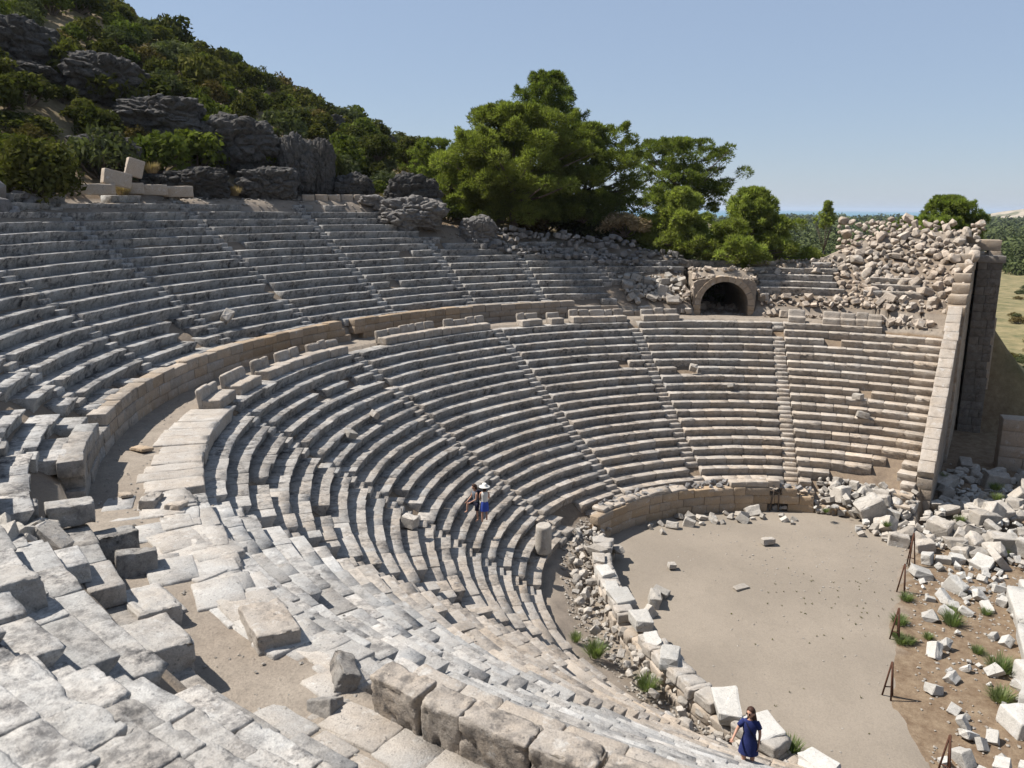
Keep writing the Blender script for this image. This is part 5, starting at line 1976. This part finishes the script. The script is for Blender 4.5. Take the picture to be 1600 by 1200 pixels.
# ------------------------------------------------------------------ column drum and barrier stands
def drum():
    p = at(849, 856, -18.2)
    bm = bmesh.new()
    n = 28
    rings = [(0.0, 1.12), (0.12, 1.2), (1.2, 1.19), (2.3, 1.17), (3.3, 1.15), (3.62, 1.12), (3.72, 0.98)]
    vs = []
    for i, (z, r) in enumerate(rings):
        row = []
        for k in range(n):
            a = 2 * math.pi * k / n
            q = Vector((math.cos(a), math.sin(a), z * 0.6))
            rr = r * (1 + 0.045 * mnoise.fractal(q * 2.1, 1, 2, 4))
            row.append(bm.verts.new((rr * math.cos(a) * U, rr * math.sin(a) * U, (z + (0.07 * mnoise.noise(q * 3) if i > 4 else 0)) * U)))
        vs.append(row)
    for i in range(len(rings) - 1):
        for k in range(n):
            bm.faces.new((vs[i][k], vs[i][(k + 1) % n], vs[i + 1][(k + 1) % n], vs[i + 1][k]))
    bm.faces.new(vs[-1])
    bm.faces.new(list(reversed(vs[0])))
    me = bpy.data.meshes.new("column_drum")
    bm.to_mesh(me)
    bm.free()
    me.polygons.foreach_set("use_smooth", [True] * (len(me.polygons) - 2) + [False, False])
    o = meshob("column_drum", me, STONE_L)
    o.location = (p[0] * U, p[1] * U, -18.65 * U)
    o.rotation_euler = (0.05, 0.02, 0)
    o.scale = (0.76, 0.76, 0.86)
    tag(o, "upright stub of a pale stone column standing on the lowest row", "column")
drum()

def stands():
    S = [((1422, 884), (1424, 797), "rusty three legged stand in front of the big rubble, farthest of the line"), ((1409, 926), (1413, 880), "rusty stand beside the soil edge, second farthest of the line"), ((1399, 1000), (1403, 946), "rusty stand in the middle of the line, among green weeds"),
         ((1388, 1090), (1399, 1039), "rusty tripod stand leaning beside the white flat stone"), ((1476, 1212), (1479, 1155), "rusty tripod stand nearest the bottom edge")]
    for (b, t, w) in S:
        p = at(b[0], b[1], FLOOR)
        e = empty("barrier_stand", (p[0], p[1], FLOOR), rnd.uniform(0, 6))
        tag(e, w, "metal stand", "rusty stands along the orchestra edge")
        h = 3.3 if b[0] != 1422 else 4.0
        for k in range(3):
            a = 2.1 * k
            q = (math.cos(a) * 0.5, math.sin(a) * 0.5, 0.0)
            meshob("leg", tube([q, (0.03 * math.cos(a), 0.03 * math.sin(a), h)], [0.075, 0.075], 8), RUSTY, e)
        meshob("brace", tube([(0.36, 0, 0.9), (0.36 * math.cos(2.1), 0.36 * math.sin(2.1), 0.9)], [0.05, 0.05], 6), RUSTY, e)
stands()

# ------------------------------------------------------------------ people (all in metres, facing -Y)
def skin_body(name, verts, edges, m, parent, levels=2):
    me = bpy.data.meshes.new(name)
    me.from_pydata([v[:3] for v in verts], [], []) if False else me.from_pydata([v[:3] for v in verts], edges, [])
    o = bpy.data.objects.new(name, me)
    link(o)
    md = o.modifiers.new("skin", 'SKIN')
    for i, v in enumerate(verts):
        sv = me.skin_vertices[0].data[i]
        sv.radius = (v[3], v[4] if len(v) > 4 else v[3])
        sv.use_root = (i == 0)
    md.branch_smoothing = 0.6
    md.use_smooth_shade = True
    s = o.modifiers.new("sub", 'SUBSURF')
    s.levels = s.render_levels = levels
    dg = bpy.context.evaluated_depsgraph_get()
    me2 = bpy.data.meshes.new_from_object(o.evaluated_get(dg))
    bpy.data.objects.remove(o)
    me2.polygons.foreach_set("use_smooth", [True] * len(me2.polygons))
    me2.materials.clear()
    return meshob(name, me2, m, parent)

def loft(name, rings, m, parent, seg=20, cap=(False, False), fold=0.0):
    """rings: (x, y, z, rx, ry)"""
    V, F = [], []
    for i, (x, y, z, rx, ry) in enumerate(rings):
        for k in range(seg):
            a = 2 * math.pi * k / seg
            f = 1 + fold * math.sin(a * 5 + i) * (i / len(rings))
            V.append((x + rx * f * math.cos(a), y + ry * f * math.sin(a), z))
    for i in range(len(rings) - 1):
        for k in range(seg):
            k2 = (k + 1) % seg
            F.append((i * seg + k, (i + 1) * seg + k, (i + 1) * seg + k2, i * seg + k2))
    me = bpy.data.meshes.new(name)
    fs = list(F)
    if cap[0]: fs.append(tuple(range(seg)))
    if cap[1]: fs.append(tuple(reversed(range((len(rings) - 1) * seg, len(rings) * seg))))
    me.from_pydata(V, [], fs)
    me.polygons.foreach_set("use_smooth", [True] * len(me.polygons))
    me.update()
    return meshob(name, me, m, parent)

def head(parent, c, turn=0.0, s=1.0):
    """head with brow, nose, lips, ears, as one mesh; c = centre"""
    bm = bmesh.new()
    bmesh.ops.create_uvsphere(bm, u_segments=28, v_segments=20, radius=1.0)
    for v in bm.verts:
        d = v.co.copy()
        x, y, z = d.x * 0.076, d.y * 0.095, d.z * 0.115
        if z < 0:
            x *= 1 - 0.30 * (-d.z) ** 1.5
            y *= 1 - 0.12 * (-d.z)
        if d.y < 0:
            g = lambda cx, cz, w: math.exp(-((d.x - cx) ** 2 + (d.z - cz) ** 2) / w)
            y -= 0.022 * g(0, -0.12, 0.022) + 0.012 * g(0, -0.25, 0.012)
            y += 0.010 * (g(-.42, .08, .02) + g(.42, .08, .02))
            y -= 0.006 * g(0, -0.50, 0.03)
            y -= 0.006 * g(0, -0.85, 0.05)
        if abs(d.x) > 0.93 and abs(d.z) < 0.3 and abs(d.y) < .3:
            x *= 1.16
        v.co = Vector((x, y, z)) * s
    me = bpy.data.meshes.new("head")
    bm.to_mesh(me)
    bm.free()
    me.polygons.foreach_set("use_smooth", [True] * len(me.polygons))
    o = meshob("head", me, SKIN, parent)
    o.location = c
    o.rotation_euler = (0.1, 0, turn)
    return o

def hand_chain(V, E, wrist_i, w, d, side, curl=0.5):
    """palm and five finger chains appended to a skin skeleton; d = direction of the hand"""
    d = Vector(d).normalized()
    s = Vector(side).normalized()
    n = d.cross(s)
    w = Vector(w)
    palm = w + d * 0.045
    V.append((*palm, 0.030, 0.016)); pi = len(V) - 1
    E.append((wrist_i, pi))
    for k, (off, ln) in enumerate(((-0.030, .060), (-0.010, .072), (0.010, .068), (0.030, .052))):
        a = palm + d * 0.035 + s * off
        b = a + (d * (1 - curl * .3) + n * curl * .6).normalized() * ln * .55
        c = b + (d * (1 - curl) + n * curl).normalized() * ln * .5
        V.append((*a, 0.0095)); V.append((*b, 0.0085)); V.append((*c, 0.007))
        i = len(V) - 3
        E += [(pi, i), (i, i + 1), (i + 1, i + 2)]
    a = w + d * 0.03 - s * 0.035
    b = a + (d * .8 - s * .6).normalized() * 0.035
    V.append((*a, 0.012)); V.append((*b, 0.009))
    E += [(pi, len(V) - 2), (len(V) - 2, len(V) - 1)]

def base_person(e, hipz=0.88, H=1.66, legs=None, armL=None, armR=None, wide=1.0, lean=(0, 0)):
    """legs: two lists hip->knee->ankle->toe; arms: shoulder->elbow->wrist"""
    V, E = [], []
    lx, ly = lean
    V.append((0, 0, hipz, 0.125 * wide, 0.095))                                    # pelvis, root
    V.append((lx * .3, ly * .3, hipz + 0.18, 0.105 * wide, 0.08)); E.append((0, 1))
    V.append((lx * .7, ly * .7, hipz + 0.38, 0.125 * wide, 0.09)); E.append((1, 2))
    V.append((lx, ly, hipz + 0.52, 0.055)); E.append((2, 3))
    V.append((lx, ly, hipz + 0.62, 0.045)); E.append((3, 4))
    for L in legs:
        p = 0
        for i, q in enumerate(L):
            r = (0.082, 0.052, 0.034, 0.030)[i]
            V.append((*q, r)); E.append((p, len(V) - 1)); p = len(V) - 1
    for A, sd in ((armL, 1), (armR, -1)):
        p = 2
        for i, q in enumerate(A[:3]):
            r = (0.050, 0.034, 0.022)[i]
            V.append((*q, r)); E.append((p, len(V) - 1)); p = len(V) - 1
        d = Vector(A[2]) - Vector(A[1])
        hand_chain(V, E, p, A[2], d, (0, -1, 0.2) if abs(d.normalized().y) < .8 else (1, 0, 0), A[3])
    return skin_body("body", V, E, SKIN, e)

def make_people():
    # standing woman in a navy dress
    p = at(1166, 1213, -12.0)
    e = empty("person", (p[0], p[1], -12.0))
    az = math.atan2(EYE[0] - p[0], EYE[1] - p[1])
    e.rotation_euler = (0, 0, -az + math.pi + 0.0)
    tag(e, "woman in a short navy dotted dress with sunglasses and long dark hair", "person")
    base_person(e, 0.88, legs=[[(0.085, 0, .82), (0.095, -0.015, .46), (0.10, 0.02, .08), (0.11, -0.12, .03)], [(-0.085, 0, .82), (-0.085, -0.03, .46), (-0.08, 0.0, .08), (-0.09, -0.14, .03)]],
                armL=[(0.165, 0, 1.33), (0.215, 0.03, 1.07), (0.20, -0.03, .84), 0.4], armR=[(-0.165, 0, 1.33), (-0.27, -0.05, 1.12), (-0.33, -0.22, 1.02), 0.7])
    head(e, (-0.01, -0.02, 1.57), turn=-0.55)
    loft("dress", [(0, 0, .60, .215, .165), (0, 0, .72, .20, .155), (0, 0, .86, .175, .135), (0, 0, .98, .145, .11), (0, 0, 1.08, .132, .10), (0, -.005, 1.20, .155, .118), (0, 0, 1.30, .165, .105), (0, 0, 1.37, .15, .085), (0, 0, 1.41, .09, .065)], NAVY, e, 28, fold=0.06)
    for sx in (1, -1):
        a = Vector((sx * 0.13, 0, 1.36)); b = Vector((sx * (0.195 if sx > 0 else 0.225), -0.005 if sx > 0 else -.02, 1.22))
        me = tube([tuple(a), tuple((a + b) / 2), tuple(b)], [0.062, 0.064, 0.062], 12, 1.0)
        meshob("sleeve", me, NAVY, e)
    # hair: a cap and a long fall to her left shoulder
    loft("hair", [(.035, .05, 1.14, .045, .03), (.045, .045, 1.22, .085, .05), (.04, .04, 1.34, .10, .07), (.02, .04, 1.45, .10, .085), (0, .03, 1.53, .098, .098), (-.005, .015, 1.60, .096, .11), (-.008, .0, 1.655, .078, .095), (-.008, -.005, 1.69, .045, .055), (-.008, -.005, 1.70, .01, .01)], HAIR, e, 20, cap=(True, True))
    for sx in (-1, 1):
        bm = bmesh.new()
        bmesh.ops.create_uvsphere(bm, u_segments=12, v_segments=8, radius=0.024)
        for v in bm.verts: v.co.y *= .35
        me = bpy.data.meshes.new("lens"); bm.to_mesh(me); bm.free()
        o = meshob("sunglasses", me, GLASSB, e)
        a = -0.55
        lx_, ly_ = sx * 0.031, -0.098
        o.location = (-0.01 + lx_ * math.cos(a) - ly_ * math.sin(a), -0.02 + lx_ * math.sin(a) + ly_ * math.cos(a), 1.582)
        o.rotation_euler = (0, 0, a)
    meshob("bag_strap", tube([(-.10, -.09, 1.38), (0.0, -.125, 1.22), (.13, -.11, 1.02), (.18, -.02, .92)], [.012] * 4, 6, 1.0), BLACKC, e)
    e.scale = (1.0, 1.0, 1.0)

    # woman with a white hat, seen from behind
    p = at(757, 816, -14.0)
    e = empty("person", (p[0], p[1], -14.05))
    az = math.atan2(EYE[0] - p[0], EYE[1] - p[1])
    e.rotation_euler = (0, 0, -az + 0.15)
    tag(e, "person in a white brimmed hat, pale top and blue shorts", "person", None)
    base_person(e, 0.88, legs=[[(0.085, 0, .82), (0.09, -0.02, .46), (0.09, 0.02, .08), (0.10, -0.11, .03)], [(-0.085, 0, .82), (-0.10, -0.12, .50), (-0.10, 0.0, .14), (-0.10, -0.12, .09)]],
                armL=[(0.165, 0, 1.33), (0.20, -0.03, 1.06), (0.14, -0.16, .95), 0.5], armR=[(-0.165, 0, 1.33), (-0.20, -0.02, 1.08), (-0.16, -0.20, 1.02), 0.5])
    head(e, (0, -0.02, 1.56))
    loft("shorts", [(0, 0, .54, .19, .15), (0, 0, .70, .185, .145), (0, 0, .86, .165, .13), (0, 0, .98, .135, .105)], BLUEC, e, 24, fold=.05)
    loft("top", [(0, 0, .95, .142, .112), (0, 0, 1.08, .135, .105), (0, 0, 1.22, .155, .12), (0, 0, 1.33, .16, .10), (0, 0, 1.38, .10, .07)], WHITEC, e, 24)
    loft("hat", [(0, -.02, 1.585, .235, .245), (0, -.02, 1.60, .22, .23), (0, -.02, 1.625, .11, .13), (0, -.02, 1.70, .098, .115), (0, -.02, 1.735, .07, .085), (0, -.02, 1.742, .01, .01)], WHITEC, e, 28, cap=(True, True))
    loft("hair", [(0, .06, 1.42, .05, .03), (0, .05, 1.48, .085, .06), (0, .03, 1.55, .09, .085), (0, .0, 1.60, .085, .105)], HAIR, e, 18, cap=(True, True))

    # person with one foot up on the row
    p = at(749, 812, -14.0)
    e = empty("person", (p[0] - 0.2, p[1] - 0.3, -14.05))
    e.rotation_euler = (0, 0, -az + math.pi - 1.15)
    tag(e, "person in dark clothes stepping up with one knee bent and arm on the thigh", "person")
    base_person(e, 0.86, legs=[[(0.085, 0, .80), (0.10, -0.02, .45), (0.10, 0.03, .08), (0.11, -0.10, .03)], [(-0.085, -.04, .82), (-0.10, -0.36, .80), (-0.10, -0.38, .46), (-0.10, -0.50, .42)]],
                armL=[(0.165, -.06, 1.28), (0.20, -0.10, 1.03), (0.12, -0.30, .92), 0.6], armR=[(-0.165, -.06, 1.28), (-0.22, -0.14, 1.04), (-0.12, -0.36, .90), 0.6], lean=(0, -0.08))
    head(e, (0, -0.11, 1.52), turn=0.1)
    loft("shirt", [(0, -.01, .90, .155, .12), (0, -.02, 1.03, .145, .115), (0, -.05, 1.18, .165, .125), (0, -.07, 1.29, .17, .105), (0, -.08, 1.35, .10, .07)], GREYC, e, 24)
    loft("shorts", [(0, 0, .72, .17, .14), (0, 0, .84, .165, .135), (0, 0, .92, .15, .12)], BLACKC, e, 24)
    meshob("shorts_leg", tube([(-.085, -.03, .83), (-.095, -.20, .83), (-.10, -.32, .82)], [.098, .088, .078], 14, 1.0), BLACKC, e)
    meshob("shorts_leg", tube([(.085, 0, .86), (.09, -.01, .66), (.095, -.02, .50)], [.10, .092, .084], 14, 1.0), BLACKC, e)
    loft("hair", [(0, .0, 1.40, .06, .04), (0, -.04, 1.46, .095, .07), (0, -.07, 1.53, .10, .10), (0, -.10, 1.60, .09, .11), (0, -.11, 1.645, .055, .07), (0, -.11, 1.655, .01, .01)], HAIR, e, 18, cap=(True, True))
    meshob("backpack", bag_mesh(), BLACKC, e)

def bag_mesh():
    bm = bmesh.new()
    bmesh.ops.create_cube(bm, size=1.0)
    for v in bm.verts:
        v.co = Vector((v.co.x * 0.26, 0.11 + v.co.y * 0.14, 1.15 + v.co.z * 0.38))
    bmesh.ops.bevel(bm, geom=bm.edges[:], offset=0.045, segments=3, profile=0.5, affect='EDGES')
    me = bpy.data.meshes.new("backpack")
    bm.to_mesh(me)
    bm.free()
    me.polygons.foreach_set("use_smooth", [True] * len(me.polygons))
    return me
make_people()

# ------------------------------------------------------------------ air
def haze():
    m = bpy.data.materials.new("air")
    m.use_nodes = True
    nt = m.node_tree
    nt.nodes.clear()
    out = N(nt, "ShaderNodeOutputMaterial")
    v = N(nt, "ShaderNodeVolumePrincipled")
    v.inputs["Color"].default_value = (0.72, 0.84, 1.0, 1)
    v.inputs["Density"].default_value = 0.00007
    v.inputs["Anisotropy"].default_value = 0.2
    nt.links.new(v.outputs[0], out.inputs["Volume"])
    z0, z1 = -95.0, 175.0
    x0, x1, y0, y1 = -76000, 76000, -76000, 76000
    V = [(x, y, z) for z in (z0, z1) for x, y in ((x0, y0), (x1, y0), (x1, y1), (x0, y1))]
    F = [(3, 2, 1, 0), (4, 5, 6, 7), (0, 1, 5, 4), (1, 2, 6, 5), (2, 3, 7, 6), (3, 0, 4, 7)]
    tag(meshob("haze", npmesh("haze", V, F, False), m), kind="stuff")
haze()
